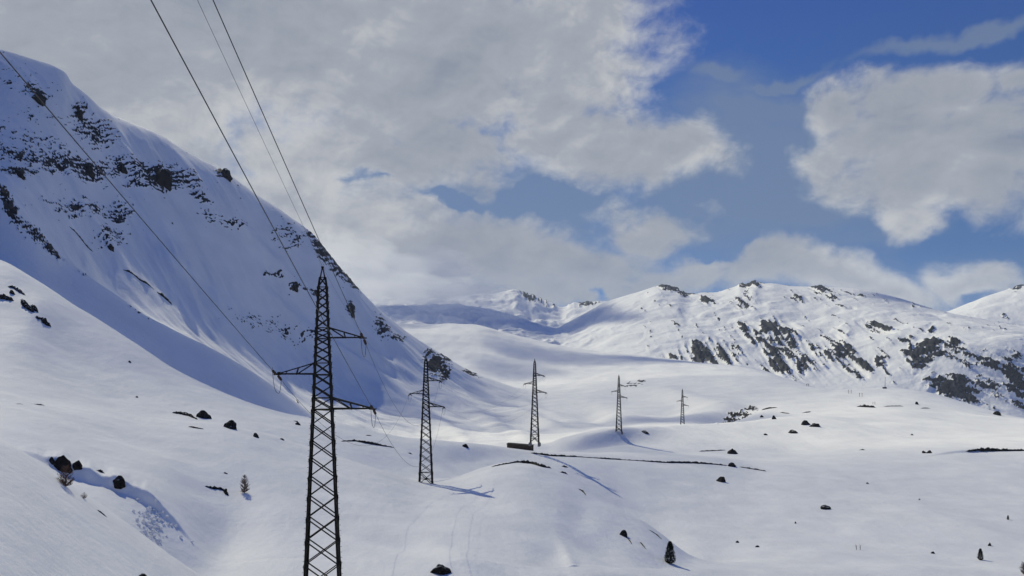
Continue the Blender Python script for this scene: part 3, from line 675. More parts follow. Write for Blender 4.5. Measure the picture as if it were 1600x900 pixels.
GB = 'boulders showing through the snow'
GL = 'dark breaks of bare ground in the snow'
B = [  # foot x, foot y, breadth, height, label
    (688, 897, 34, 16, 'large black boulder at the bottom edge right of the nearest pylon'),
    (315, 653, 25, 14, 'round black boulder beside a long low rock, left of the nearest pylon'),
    (357, 669, 25, 14, 'black boulder with a flat right side, on the open snow right of the round one'),
    (399, 683, 13, 8, 'small black boulder nearest the left side of the foreground pylon, alone on open snow'),
    (91, 731, 30, 15, 'jagged black rock at the head of the snow gully, behind the bare shrub'),
    (80, 724, 11, 10, 'small spiky black rock at the left end of the gully head cluster'),
    (104, 736, 14, 9, 'low black rock in the middle of the gully head cluster'),
    (118, 732, 20, 11, 'rounded black rock at the right end of the gully head cluster'),
    (184, 762, 20, 12, 'black boulder hanging on the scarp halfway down the snow gully'),
    (220, 903, 16, 8, 'dark stone cut off by the bottom edge, left of the foreground pylon'),
    (727, 699, 11, 6, 'small pointed dark rock on the snow edge between second pylon and hut'),
    (1147, 709, 22, 9, 'broad black boulder on the right snowfield above the long dark wall'),
    (1144, 729, 14, 7, 'blocky dark rock at the right end of the long dark wall'),
    (1127, 753, 16, 9, 'pyramid shaped black rock alone below the long dark wall'),
    (1292, 796, 19, 7, 'low black rock alone in the empty lower right snow'),
    (1008, 677, 13, 4, 'flat dark rock on the hillock right of the fourth pylon'),
    (1262, 664, 17, 8, 'pointed black outcrop on the right snowfield, left half of a pair'),
    (1275, 667, 22, 6, 'wide black outcrop touching the right of the pointed one'),
    (1240, 677, 18, 5.5, 'ragged dark rock just below the paired outcrop'),
    (1210, 655, 8, 7, 'thin upright dark rock left of the paired outcrop'),
    (1191, 652, 8, 4, 'small squat dark rock above the thin upright one'),
    (1433, 632, 5, 5, 'tiny upright rock on the upper right snowfield below the cliffs'),
    (1559, 649, 13, 7, 'domed black boulder on the snow crest below the right cliffs'),
    (1445, 708, 7, 4, 'smaller pointed stone of a touching pair on the right snowfield'),
    (1453, 708, 9, 5, 'larger dark stone of a touching pair on the right snowfield'),
    (1425, 680, 5, 2.5, 'lonely dark speck of rock above the touching pair of stones'),
    (1458, 865, 7, 4, 'small flat black stone in the lower right snow left of the little spruce'),
    (1547, 853, 6, 6, 'small black stone just above the little spruce'),
    (1356, 756, 5, 2.5, 'dark sliver of stone high in the empty lower right snow'),
    (1437, 781, 3, 2.2, 'dark speck of stone in the middle of the lower right snow'),
    (1153, 848, 6, 3.5, 'small dark stone right of the dense dark conifer'),
    (1184, 855, 8, 3, 'flat dark stone second to the right of the dense conifer'),
    (1243, 818, 3, 3.6, 'tiny dark upright stone below the low black rock'),
    (202, 566, 5, 3, 'small dark stone on the bright left slope below the shadow edge'),
    (213, 621, 5, 2.5, 'dark speck of rock low on the bright left slope'),
    (352, 740, 6, 2.5, 'small flat stone above the bare larch sapling'),
    (975, 838, 14, 11, 'hooked black rock on the knoll left of the dense conifer'),
    (1197, 680, 7, 3, 'small dark rock above the broken dark line on the right snowfield'),
    (465, 664, 9, 5, 'curved dark rock just left of the foreground pylon on the bench edge'),
    (440, 687, 8, 3, 'low pair of dark stones just left of the foreground pylon'),
]
for i, (x, y, w, h, lab) in enumerate(B):
    boulder(x, y, w, h, lab, GB, 100 + i * 7, lean=rng.uniform(-.15, .15))

CRAG = [(350, 275, 24, 13, 'lone rounded crag on the skyline of the rocky left mountain'), (250, 287, 30, 22, 'largest dark crag in the middle of the left mountain rock band'),
    (56, 157, 24, 14, 'dark crag below the snowy brow of the left mountain'), (122, 183, 13, 14, 'narrow crag on the steep right end of the left mountain brow'),
    (120, 172, 10, 9, 'small crag directly above the narrow one on the left mountain brow'), (137, 268, 16, 13, 'rounded crag where the left cable crosses the rock band'),
    (171, 389, 11, 9, 'lowest dark crag alone in the snow under the left mountain rock band'), (27, 272, 18, 11, 'dark crag at the left end of the left mountain rock band'),
    (190, 268, 16, 8, 'low crag between the rounded crag and the largest crag'), (549, 492, 11, 16, 'upright dark crag right of the foreground pylon top'), (460, 453, 11, 8, 'small crag left of the foreground pylon top')]
for i, (x, y, w, h, lab) in enumerate(CRAG):
    boulder(x, y, w, h, lab, 'crags on the left mountain', 700 + i * 11, name='crag', cat='crag', m=MAT_ROCKS, lean=.1, smin=11, smax=13.05)
OUT = [  # the broken rocks on the bright slope at the far left
    ([(-3, 461, 5), (6, 463, 8), (14, 465, 6), (22, 469, 3)], 'broken dark outcrop touching the left edge, on the bright left slope'),
    ([(12, 447, 2), (22, 448, 4), (31, 454, 4), (40, 461, 2)], 'thin dark outcrop highest in the left slope rock band'),
    ([(32, 466, 2), (38, 473, 8), (47, 481, 6), (54, 488, 2)], 'jagged dark outcrop in the middle of the left slope rock band'),
    ([(46, 476, 2), (53, 479, 6), (60, 488, 2.4)], 'small ragged outcrop on the right of the jagged middle one'),
    ([(61, 494, 2), (68, 499, 6), (74, 505, 7), (80, 510, 2)], 'lowest dark outcrop of the left slope rock band'),
]
for i, (pa, lab) in enumerate(OUT):
    tag(ledge(pa, lab, 'rocks on the bright left slope', 300 + i * 13, name='rock_outcrop', cat='outcrop', m=MAT_ROCKS, smax=9.0))
boulder(18, 459, 10, 7, 'small dark stone between the two upper outcrops of the left slope', 'rocks on the bright left slope', 611, m=MAT_ROCKS)
boulder(57, 497, 7, 4, 'small dark stone just above the lowest outcrop of the left slope', 'rocks on the bright left slope', 622, m=MAT_ROCKS)

LED = [
    ([(269, 644, 2), (285, 645, 5), (297, 648, 4.5), (309, 655, 2)], 'long low black rock beside the round boulder'),
    ([(294, 666, 1.5), (306, 668, 2.2), (319, 670, 1.5)], 'thin dark sliver of rock below the round boulder'),
    ([(532, 689, 1.4), (555, 688, 2.8), (580, 692, 4), (600, 696, 2.4), (616, 699, 1.2)], 'arched dark break in the snow right behind the foreground pylon'),
    ([(768, 729, 1.4), (785, 725, 2.4), (808, 721, 3), (830, 722, 5), (846, 727, 5), (862, 731, 1.6)], 'curved black ledge on top of the knoll in front of the hut'),
    ([(829, 707, 2.0), (860, 711, 3.0), (900, 713, 1.5), (925, 715, .9), (945, 716, 2.0), (990, 719, 1.1), (1040, 722, 2.2), (1080, 722, 3.2), (1110, 724, 2.4), (1137, 727, 1.4)], 'long dark wall line running right from the third pylon'),
    ([(1155, 729, 1.2), (1175, 732, 2), (1198, 736, 1.2)], 'thin broken dark line right of the long wall'),
    ([(1134, 703, 1), (1118, 703.5, 1.8), (1092, 705, 1)], 'thin dark line left of the broad black boulder'),
    ([(1189, 701, 1.2), (1200, 701, 2.6), (1215, 703, 1.2)], 'short dark break right of the broad black boulder'),
    ([(1338, 635, 1), (1350, 634, 4), (1362, 635, 3.6), (1369, 636, 1.2)], 'short thick black ledge on the upper right snowfield'),
    ([(1380, 635, .8), (1395, 634, 1.4), (1412, 634.5, .8)], 'thin grey streak of bare ground right of the short thick ledge'),
    ([(1438, 638, .7), (1446, 637, 1.6), (1454, 638, .7)], 'small dark streak nearest the domed boulder on the crest'),
    ([(1508, 705, 1.2), (1525, 702, 3.4), (1545, 701.5, 4.6), (1565, 703, 3.6), (1602, 703, 2.8)], 'long black ledge running off the right edge'),
    ([(1218, 644, .8), (1226, 645, 2), (1235, 646, .8)], 'small dark streak above the thin upright rock'),
    ([(1253, 645, .8), (1262, 643.5, 1.5), (1268, 643, .8)], 'faint dark streak above the paired outcrop'),
    ([(320, 759, 2), (334, 762, 3.4), (347, 763, 3), (353, 768, 5), (358, 774, 2.4)], 'crooked dark ledge just left of the larch sapling'),
    ([(245, 553, 1.6), (254, 558, 4), (262, 565, 4), (269, 572, 2.4)], 'dark overhanging ledge on the crest of the bright left slope'),
    ([(192, 516, 1), (205, 524, 3), (215, 532, 2.2), (230, 541, 2.4), (241, 549, 1)], 'ragged row of stones along the crest above the overhanging ledge'),
    ([(108, 462, 1), (122, 472, 2.6), (132, 480, 2.6), (146, 490, 1)], 'ragged row of stones along the crest nearest the left edge'),
    ([(150, 734, 1.5), (157, 735.5, 4), (164, 739, 1.6)], 'short dark strip under the lip of the snow gully'),
    ([(24, 631, .6), (36, 631, .9)], 'hair thin dark crack nearest the left edge'),
    ([(53, 631, .9), (62, 632, 2), (70, 633, .8)], 'thin dark crack right of the hair thin one'),
    ([(151, 796, .8), (160, 802, 2.4), (167, 808, 1)], 'dark crack on the crest of the nearest mound'),
    ([(903, 763, .9), (911, 767, 3), (916, 774, 2)], 'small dark ledge on the right flank of the knoll'),
    ([(874, 737, 1), (881, 738, 2.6), (888, 741, 1)], 'small dark ledge on the skyline of the knoll'),
    ([(877, 728, .9), (882, 728.5, 2.4), (888, 729.5, 1)], 'short dark sliver between the knoll and the long wall'),
    ([(999, 846, 1), (1004, 851, 2.4), (1010, 858, 2)], 'dark crack between the hooked rock and the conifer'),
    ([(1013, 827, .8), (1025, 834, 1.6), (1034, 842, 2)], 'thin dark crack above the dense conifer'),
    ([(976, 836, 2), (983, 843, 2.6), (988, 851, 1)], 'dark tail of stones below the hooked rock'),
    ([(1342, 703, .8), (1347, 702, 1.8), (1352, 703, .8)], 'tiny dark break left of the touching pair of stones'),
    ([(571, 680, .8), (576, 680, 1.6), (581, 680.5, .8)], 'tiny dark dash above the arched break behind the foreground pylon'),
    ([(637, 707, .9), (641, 708, 2), (645, 709.5, .8)], 'small dark dash left of the second pylon'),
    ([(458, 657, .8), (464, 658, 2), (468, 661, 1)], 'curved dark lip just left of the foreground pylon'),
]
for i, (pa, lab) in enumerate(LED):
    pa = sorted(pa)
    ledge(pa, lab, GL, 900 + i * 13, smax=9.0 if pa[0][1] > 690 or pa[0][0] < 1000 else 12.5)

# ---------------------------------------------------------------- the hut
hb = [ground(791, 703, 7.5, 9), None]
hx0, hx1 = P(791.5, 703, 372), P(829.5, 707, 366)
hd = (hx1 - hx0); hd.z = 0; hl = hd.length; ha = math.atan2(hd.y, hd.x)
hz = min(zat(hx0.x, 366), zat(hx1.x, 366)) - 3.0
hut = empty('hut', ((hx0.x + hx1.x) / 2, (hx0.y + hx1.y) / 2, (H - 704) / F * 368), ha)
tag(hut, 'low brown hut half sunk behind the snow edge, left of the third pylon', 'hut')
mb = MB(); mb.box((0, 1.9, .2), hl - .5, 3.8, 5.0)
for q in range(14): mb.bar((-hl / 2 + .5 + q * (hl - 1) / 13, -.03, -2), (-hl / 2 + .5 + q * (hl - 1) / 13, -.03, 2.4), .08, .06)
w = mb.build('wall', MAT_WOOD, hut)
mb = MB()
v = [(-hl/2, -.3, 2.5), (hl/2, -.3, 2.5), (hl/2, 1.9, 2.85), (-hl/2, 1.9, 2.85), (hl/2, 4.1, 2.5), (-hl/2, 4.1, 2.5)]
v2 = [(a, b, c + .22) for a, b, c in v]
mb.add(v + v2, [(6, 7, 8, 9), (9, 8, 10, 11), (3, 2, 1, 0), (5, 4, 2, 3), (0, 1, 7, 6), (4, 5, 11, 10), (1, 2, 8, 7), (2, 4, 10, 8), (5, 3, 9, 11), (3, 0, 6, 9)])
mb.build('roof', MAT_ROOF, hut)
mb = MB(); mb.box((hl * .28, -.05, .7), .9, .08, .8); mb.build('shutter', MAT_ROOF, hut)

# ---------------------------------------------------------------- trees
def conifer(px, py, hpx, wpx, label, seed, slim=1.0):
    g = ground(px, py); s_ = g.y / F; h = hpx * s_; w = wpx * s_ / 2; rr = random.Random(seed)
    root = empty('conifer', g); tag(root, label, 'conifer', 'small conifers in the snow')
    mb = MB(); mb.tube([(0, 0, -.5), (0, 0, h * .5), (0, 0, h * .97)], [.05 * h * .5, .03 * h * .5, .004 * h], 7); mb.build('trunk', MAT_BARK, root)
    vs = []; fs = []
    n = 1500
    for i in range(n):
        t = (i + rr.random()) / n; z = h * (.02 + .97 * t)
        prof = (min(1, t * 5 + .35)) * (1 - t) ** .55 * slim
        a = rr.uniform(0, 2 * math.pi); rad = w * prof * (rr.random() ** .35) * rr.uniform(.8, 1.12)
        c = Vector((math.cos(a) * rad, math.sin(a) * rad, z - .08 * rad)); out = Vector((math.cos(a), math.sin(a), rr.uniform(-.3, .5))).normalized()
        l = h * rr.uniform(.04, .075); side = out.cross(Vector((0, 0, 1))).normalized() * l * .42; up = Vector((rr.uniform(-.3, .3), rr.uniform(-.3, .3), rr.uniform(.1, .5))) * l
        k = len(vs); vs += [c - side, c + out * l + up * .2, c + side, c + up]; fs += [(k, k + 1, k + 2), (k, k + 1, k + 3), (k + 1, k + 2, k + 3)]
    mesh_obj('crown', vs, fs, MAT_NEEDLE, root)
    return root
conifer(1047, 880, 34, 17, 'dense dark conifer with its shadow beside it, on the right side of the knoll', 1, 1.1)
conifer(1532, 875, 18, 11, 'little spruce with a thin top near the lower right corner', 2, .8)
conifer(1575, 812, 7, 4, 'tiny spruce tip poking out of the snow near the right edge', 3, .9)

def bare_tree(name, px, py, hpx, wpx, label, cat, seed, stems=7, group=None, dens=1.0, smin=0.0, smax=99):
    g = ground(px, py, smin, smax); s_ = g.y / F; h = hpx * s_; w = wpx * s_ / 2; rr = random.Random(seed)
    root = empty(name, g); tag(root, label, cat, group)
    mb = MB(); tw = MB()
    mb.tube([(0, 0, -.4), (0, 0, h * .35), (rr.uniform(-.03, .03) * h, 0, h * .95)], [.022 * h, .016 * h, .003 * h], 6)
    for i in range(int(stems * 13 * dens)):
        zt = rr.uniform(.10, 1.0); a = rr.uniform(0, 6.28); r_ = w * math.sin(math.pi * min(1, zt * .80 + .16)) ** .8 * rr.uniform(.45, 1.0)
        e = Vector((math.cos(a) * r_, math.sin(a) * r_, zt * h)); b = Vector((0, 0, max(.02 * h, zt * h - r_ * rr.uniform(.5, 1.2))))
        m_ = b.lerp(e, .55) + Vector((0, 0, -.10 * r_))
        tw.tube([b, m_, e], [.011 * h, .008 * h, .004 * h], 4)
        for q in range(5):
            s0 = m_.lerp(e, rr.uniform(-.3, .9)); a2 = a + rr.uniform(-1.4, 1.4)
            tw.tube([s0, s0 + Vector((math.cos(a2), math.sin(a2), rr.uniform(.4, 1.3))) * w * rr.uniform(.12, .26)], [.007 * h, .004 * h], 3)
    mb.build('trunk', MAT_BARK, root); tw.build('twigs', MAT_TWIG, root)
    return root
bare_tree('larch_sapling', 382, 770, 27, 18, 'bare brown larch sapling casting a shadow on the snow, left of the foreground pylon', 'larch', 5, 9)
bare_tree('larch_sapling', 1599, 897, 18, 14, 'bare reddish larch sapling cut off by the right edge near the bottom', 'larch', 6, 7)
bare_tree('shrub', 103, 760, 32, 30, 'bare brown shrub leaning below the jagged rock at the gully head', 'shrub', 8, 9)
bare_tree('shrub', 131, 779, 9, 12, 'small tuft of bare twigs on the mound edge below the gully shrub', 'shrub', 9, 6)
for x, lab in ((1338, 'left one of two bare twigs standing in the lower right snow'), (1344, 'right one of two bare twigs standing in the lower right snow')):
    g = ground(x, 859); s_ = g.y / F; mb = MB(); mb.tube([(0, 0, -.2), (.1 * s_, 0, 4 * s_), ((1.5 if x > 1340 else -1) * s_, 0, 8 * s_)], [.5 * s_, .4 * s_, .15 * s_], 5)
    for q in (.4, .6, .8): mb.tube([(0, 0, 8 * q * s_), (1.6 * s_ * (1 if q == .6 else -1), .4 * s_, (8 * q + 2) * s_)], [.25 * s_, .1 * s_], 4)
    o = mb.build('twig', MAT_TWIG); o.location = g; tag(o, lab, 'twig', 'bare twigs in the lower right snow')

# marker poles and the little mast on the far right field
def pole(px, py, hpx, label, name='snow_pole', cat='marker pole'):
    g = ground(px, py, 8, 14); s_ = g.y / F; mb = MB()
    mb.tube([(0, 0, -1), (0, 0, hpx * s_)], .28 * s_, 6); mb.box((0, 0, hpx * s_ * .93), .75 * s_, .75 * s_, hpx * s_ * .12)
    o = mb.build(name, MAT_BARK); o.location = g; return tag(o, label, cat, 'marker poles on the far right snowfield')
for x, y, h, lab in ((1326, 615, 6, 'leftmost of the thin marker poles on the far right snowfield'), (1330, 615, 6, 'thin marker pole just right of the leftmost one'),
                     (1343, 620, 6, 'left pole of the middle pair on the far right snowfield'), (1347, 620, 6, 'right pole of the middle pair on the far right snowfield'),
                     (1364, 632, 4, 'left pole of the pair just above the short thick ledge'), (1367, 632, 4, 'right pole of the pair just above the short thick ledge')):
    pole(x, y, h, lab)
g = ground(1383, 607, 8, 14); s_ = g.y / F; root = empty('mast', g); tag(root, 'thin mast beside a small mound on the far snow crest below the cliffs', 'mast')
mb = MB(); mb.tube([(0, 0, -2), (0, 0, 18 * s_)], [.4 * s_, .25 * s_], 6); mb.build('pole', MAT_GALV, root)
mb = MB(); mb.box((-.8 * s_, 0, .9 * s_), 5.5 * s_, 2.5 * s_, 2.4 * s_); mb.build('base_block', MAT_ROOF, root)
g = ground(1262, 603.5, 8, 14.9); s_ = g.y / F; mb = MB()
for q in (-1.6, 1.6): mb.bar((q * s_, 0, -1), (q * s_, 0, 3.6 * s_), .45 * s_)
mb.bar((-2 * s_, 0, 3.6 * s_), (2 * s_, 0, 3.6 * s_), .45 * s_); o = mb.build('gate_frame', MAT_BARK); o.location = g
tag(o, 'tiny dark gate shaped frame on the far snow crest below the cliffs', 'frame')

# clods of the small snow slide in the gully
mb = MB(); rr = random.Random(12)
for i in range(170):
    t = rr.random(); px = 232 + (t * 8) + rr.gauss(0, 9); py = 800 + t * 52 + rr.gauss(0, 5)
    if i > 130: px = 262 + rr.gauss(0, 22); py = 815 + rr.gauss(0, 22)
    g = ground(px, py, 1.2, 4.0); r = rr.uniform(.08, .32) * (1.8 if rr.random() < .12 else 1)
    bm = bmesh.new(); bmesh.ops.create_icosphere(bm, subdivisions=1, radius=r)
    mb.add([g + Vector((v.co.x * rr.uniform(.7, 1.5), v.co.y * rr.uniform(.7, 1.3), v.co.z * rr.uniform(.6, 1.1) + r * .3)) for v in bm.verts], [tuple(v.index for v in f.verts) for f in bm.faces]); bm.free()
tag(mb.build('snow_debris', MAT_DRIFT), 'lumps of slid snow scattered on the gully floor', 'snow clods', kind='stuff')

# ---------------------------------------------------------------- air
HAZE = True
if HAZE:
    m = bpy.data.materials.new('thin mountain air'); m.use_nodes = True; nt = m.node_tree
    nt.nodes.remove(nt.nodes['Principled BSDF'])
    pv = nt.nodes.new('ShaderNodeVolumePrincipled'); pv.inputs['Color'].default_value = (.74, .84, 1, 1); pv.inputs['Density'].default_value = 0.000025; pv.inputs['Anisotropy'].default_value = 0.1
    nt.links.new(pv.outputs[0], nt.nodes['Material Output'].inputs['Volume'])
    mb = MB(); mb.box((0, 5000, 0), 30000, 13000, 1300); o = mb.build('haze', m); tag(o, kind='stuff')

# ---------------------------------------------------------------- unseen clouds placed for their shade, and the fog on the far ridge
SUNV = Vector((math.sin(R(SUN_AZ)) * math.cos(R(SUN_EL)), math.cos(R(SUN_AZ)) * math.cos(R(SUN_EL)), math.sin(R(SUN_EL))))
def vapour(name, dens, col=(.95, .96, .98)):
    m = bpy.data.materials.new(name); m.use_nodes = True; nt = m.node_tree; nt.nodes.remove(nt.nodes['Principled BSDF'])
    v = nt.nodes.new('ShaderNodeVolumePrincipled'); v.inputs['Color'].default_value = (*col, 1); v.inputs['Density'].default_value = dens; v.inputs['Anisotropy'].default_value = .2
    nt.links.new(v.outputs[0], nt.nodes['Material Output'].inputs['Volume']); return m
MAT_CLOUD = vapour('shade_cloud', .006); MAT_CLOUD3 = vapour('thinner cloud', .0048); MAT_CLOUD2 = vapour('cloud shred', .0075); MAT_FOG = vapour('fog', .0019)
def puff(name, c, rx, ry, rz, m, seed, lump=.28, rot=0.0):
    bm = bmesh.new(); bmesh.ops.create_icosphere(bm, subdivisions=5, radius=1)
    co = np.array([v.co[:] for v in bm.verts])
    k = 1 + lump * (fbm(co[:, 0] * 1.6 + seed, co[:, 1] * 1.6 + co[:, 2] * .7, seed, 4) + .5 * fbm(co[:, 1] * 3 - seed, co[:, 2] * 3 + co[:, 0] * 2, seed + 3, 3))
    for v, q in zip(bm.verts, k): v.co = Vector((v.co.x * q * rx, v.co.y * q * ry, v.co.z * q * rz))
    me = bpy.data.meshes.new(name); bm.to_mesh(me); bm.free(); me.materials.append(m)
    o = bpy.data.objects.new(name, me); COL.objects.link(o); o.location = c; o.rotation_euler = (0, 0, rot); tag(o, kind='structure' if name == 'shade_cloud' else 'stuff'); return o
SHADE = [  # clouds above the view, each set by where its shade should fall: ground bearing, mark, distance (0: on the surface); half sizes; turn; height of the cloud along the sunbeam
    (915, 556, 2500, 330, 70, .12, 6000), (1075, 567, 2450, 220, 60, -.1, 6000), (800, 566, 2250, 150, 40, .2, 6000),
    (700, 510, 5000, 900, 700, 0, 14000), (860, 505, 5000, 560, 420, .3, 14000), (930, 512, 4700, 240, 260, 0, 14000), (985, 520, 4300, 110, 240, .5, 14000),
    (1080, 634, 840, 75, 38, .1, 4000), (950, 636, 900, 70, 26, .2, 4000), (1530, 502, 3700, 420, 120, -.1, 9000),
    (735, 609, 0, 80, 15, -.5, 3000), (612, 628, 0, 95, 34, -.5, 3000), (722, 633, 0, 110, 17, -.45, 3000), (850, 676, 0, 75, 15, -.3, 3000),
    (902, 692, 496, 38, 13, .2, 1500), (935, 683, 505, 26, 10, .2, 1500), (-10, 130, 740, 110, 200, 0, 2600), (640, 450, 4001, 700, 420, 0, 9000)]  # added to darken the hillock flank, the far left slope and the fog
for i, (px, py, d, rx, ry, rot, t) in enumerate(SHADE):
    g = P(px, py, d) if d else ground(px, py, 10.5, 13)
    puff('shade_cloud', g + SUNV * t, rx, ry, 170 if rx > 150 else 110, (MAT_CLOUD3 if d > 4000 else MAT_CLOUD) if rx > 100 else MAT_CLOUD2, 40 + i, .22, rot)
puff('shade_cloud', P(235, 510, 478) + SUNV * 2400, 170, 52, 120, vapour('dense cloud', .016), 79, .15, .12)  # added out of view to darken the band along the spur
puff('shade_cloud', P(760, 760, 240) + SUNV * 5000, 420, 330, 150, vapour('thin cloud', .0011), 77, .2)  # added overhead to dim the sun on the foreground snow
FOG = [(640, 452, 3500, 300, 260, 70), (590, 425, 3300, 260, 240, 80), (700, 470, 3700, 260, 240, 45), (570, 460, 3000, 170, 260, 60), (655, 425, 3900, 330, 260, 90), (740, 455, 4100, 200, 240, 40), (545, 395, 3300, 200, 220, 80)]
MAT_MIST = vapour('mist', .0003)
puff('shade_cloud', P(930, 605, 1400) + SUNV * 6000, 900, 520, 160, vapour('thin valley cloud', .0007), 78, .2)  # another added unseen layer, takes down the brightness of the middle valley
for i, (px, py, d, rx, ry, rz) in enumerate([(690, 486, 4300, 420, 260, 75), (800, 488, 4500, 260, 240, 55), (620, 478, 3900, 420, 240, 80)]): puff('fog', P(px, py, d), rx, ry, rz, MAT_MIST, 180 + i, .5)
for i, (px, py, d, rx, ry, rz) in enumerate(FOG): puff('fog', P(px, py, d), rx, ry, rz, MAT_FOG, 80 + i, .6)

# ---------------------------------------------------------------- sky and sun
w = bpy.data.worlds.new('World'); sc.world = w; w.use_nodes = True
nt = w.node_tree; L = nt.links.new; bg = nt.nodes['Background']; bg.inputs['Strength'].default_value = .11
sky = node(nt, 'ShaderNodeTexSky', sky_type='NISHITA', sun_disc=False); sky.sun_elevation = R(SUN_EL); sky.sun_rotation = R(SUN_AZ); sky.altitude = 2300; sky.air_density = 1.0; sky.dust_density = .3; sky.ozone_density = 1.0
tc = node(nt, 'ShaderNodeTexCoord')
up = node(nt, 'ShaderNodeVectorMath', operation='ADD'); L(tc.outputs['Generated'], up.inputs[0]); up.inputs[1].default_value = (0, 0, .42)
L(up.outputs[0], sky.inputs['Vector'])
sel = node(nt, 'ShaderNodeSeparateXYZ'); L(tc.outputs['Generated'], sel.inputs[0])
tint = ramp(nt, [(.06, (.36, .68, .92)), (.22, (.43, .74, 1.05)), (.42, (.37, .60, 1.16)), (.62, (.46, .76, 1.45))]); L(sel.outputs['Z'], tint.inputs['Fac'])
skt = node(nt, 'ShaderNodeMix', data_type='RGBA', blend_type='MULTIPLY'); skt.inputs[0].default_value = 1; L(sky.outputs[0], skt.inputs[6]); L(tint.outputs[0], skt.inputs[7])
sep = node(nt, 'ShaderNodeSeparateXYZ'); L(tc.outputs['Generated'], sep.inputs[0])
def M2(op, a, b=None, c=None, clamp=False):
    n = nt.nodes.new('ShaderNodeMath'); n.operation = op; n.use_clamp = clamp
    for i, q in enumerate((a, b, c)):
        if q is None: continue
        if isinstance(q, (int, float)): n.inputs[i].default_value = q
        else: L(q, n.inputs[i])
    return n.outputs[0]
az = M2('ARCTAN2', sep.outputs['X'], sep.outputs['Y']); el = M2('ARCSINE', sep.outputs['Z'])
cmb = node(nt, 'ShaderNodeCombineXYZ'); L(az, cmb.inputs[0]); L(el, cmb.inputs[1])
# slow warp so that no cloud keeps a smooth outline
nw = node(nt, 'ShaderNodeTexNoise', Scale=5.0, Detail=5.0, Roughness=.55); L(cmb.outputs[0], nw.inputs['Vector'])
sb = node(nt, 'ShaderNodeVectorMath', operation='SUBTRACT'); L(nw.outputs['Color'], sb.inputs[0]); sb.inputs[1].default_value = (.5, .5, .5)
scl = node(nt, 'ShaderNodeVectorMath', operation='MULTIPLY'); L(sb.outputs[0], scl.inputs[0]); scl.inputs[1].default_value = (.26, .16, 0)
wp = node(nt, 'ShaderNodeVectorMath', operation='ADD'); L(cmb.outputs[0], wp.inputs[0]); L(scl.outputs[0], wp.inputs[1])
def ang(px, py):
    v = Vector(((px - CX) / F, 1, (H - py) / F)).normalized(); return math.atan2(v.x, v.y), math.asin(v.z)
def blob(px, py, rx, ry, rot=0, src=None):
    a, e = ang(px, py); a1, _ = ang(px + rx, py); a0, _ = ang(px - rx, py); _, e1 = ang(px, py - ry); _, e0 = ang(px, py + ry)
    mp = node(nt, 'ShaderNodeMapping', vector_type='TEXTURE'); mp.inputs['Location'].default_value = (a, e, 0); mp.inputs['Rotation'].default_value = (0, 0, R(rot))
    mp.inputs['Scale'].default_value = (abs(a1 - a0) / 2, abs(e1 - e0) / 2, 1); L((src or wp).outputs[0], mp.inputs['Vector'])
    ln = node(nt, 'ShaderNodeVectorMath', operation='LENGTH'); L(mp.outputs[0], ln.inputs[0])
    return M2('SUBTRACT', 1.0, ln.outputs['Value'])      # 1 in the middle, 0 on the rim
def union(bl, k=.25):
    r = None
    for b in bl:
        o = blob(*b)
        if r is None: r = o
        else:
            n = nt.nodes.new('ShaderNodeMath'); n.operation = 'SMOOTH_MAX'; L(r, n.inputs[0]); L(o, n.inputs[1]); n.inputs[2].default_value = k; r = n.outputs[0]
    return r
# heavy grey clouds
CL = [(250, 60, 620, 260), (540, 0, 200, 90), (640, 110, 380, 180, 12), (860, 40, 190, 130, 20), (520, 250, 260, 60), (150, 200, 420, 160), (690, 230, 130, 75, -25),
      (970, 245, 165, 62, 4), (880, 215, 130, 60, 10), (870, 160, 100, 70), (900, 110, 95, 80), (760, 60, 260, 140), (1040, 250, 110, 50, 0), (620, 280, 120, 40), (480, 300, 160, 50),
      (560, 350, 190, 60), (720, 390, 230, 70), (880, 410, 180, 70), (1000, 360, 95, 40), (600, 440, 260, 70), (800, 460, 300, 50), (1090, 425, 90, 35), (1200, 420, 90, 45), (1290, 425, 110, 40), (1380, 445, 100, 40), (1500, 425, 90, 40, -12), (1020, 440, 90, 40),
      (1320, 165, 75, 45, 0), (1450, 165, 150, 55, -8), (1390, 215, 130, 60, 0), (1540, 210, 120, 60, 0), (1570, 140, 80, 40, -15), (1300, 240, 70, 50), (1430, 265, 190, 65, 6), (1400, 320, 80, 40), (1560, 260, 110, 75), (1700, 200, 200, 150),
      (-500, 100, 700, 300), (-300, -600, 900, 500), (2300, 100, 500, 250)]
field = union(CL, .22)
nA = node(nt, 'ShaderNodeTexNoise', Scale=9.0, Detail=9.0, Roughness=.58, Distortion=.35); 
mpA = node(nt, 'ShaderNodeMapping'); mpA.inputs['Scale'].default_value = (1, 1.5, 1); L(cmb.outputs[0], mpA.inputs['Vector']); L(mpA.outputs[0], nA.inputs['Vector'])
nD = node(nt, 'ShaderNodeTexNoise', Scale=34.0, Detail=7.0, Roughness=.62, Distortion=.5); L(mpA.outputs[0], nD.inputs['Vector'])
tur = M2('MULTIPLY_ADD', nA.outputs['Fac'], 1.9, M2('MULTIPLY_ADD', nD.outputs['Fac'], .7, -1.22))
dens = M2('ADD', tur, M2('MULTIPLY', field, 1.5))
HOLE = [(908, 461, 26, 18), (1520, 440, 50, 30), (1130, 390, 50, 18), (830, 316, 120, 24), (600, 290, 60, 14), (700, 322, 60, 14)]
hole = union(HOLE, .1)
dens = M2('SUBTRACT', dens, M2('MULTIPLY', M2('MAXIMUM', M2('MULTIPLY_ADD', tur, -.5, hole), 0.0), 1.3))
mrA = node(nt, 'ShaderNodeMapRange', interpolation_type='SMOOTHSTEP'); mrA.inputs[1].default_value = -.15; mrA.inputs[2].default_value = .85; L(dens, mrA.inputs[0])
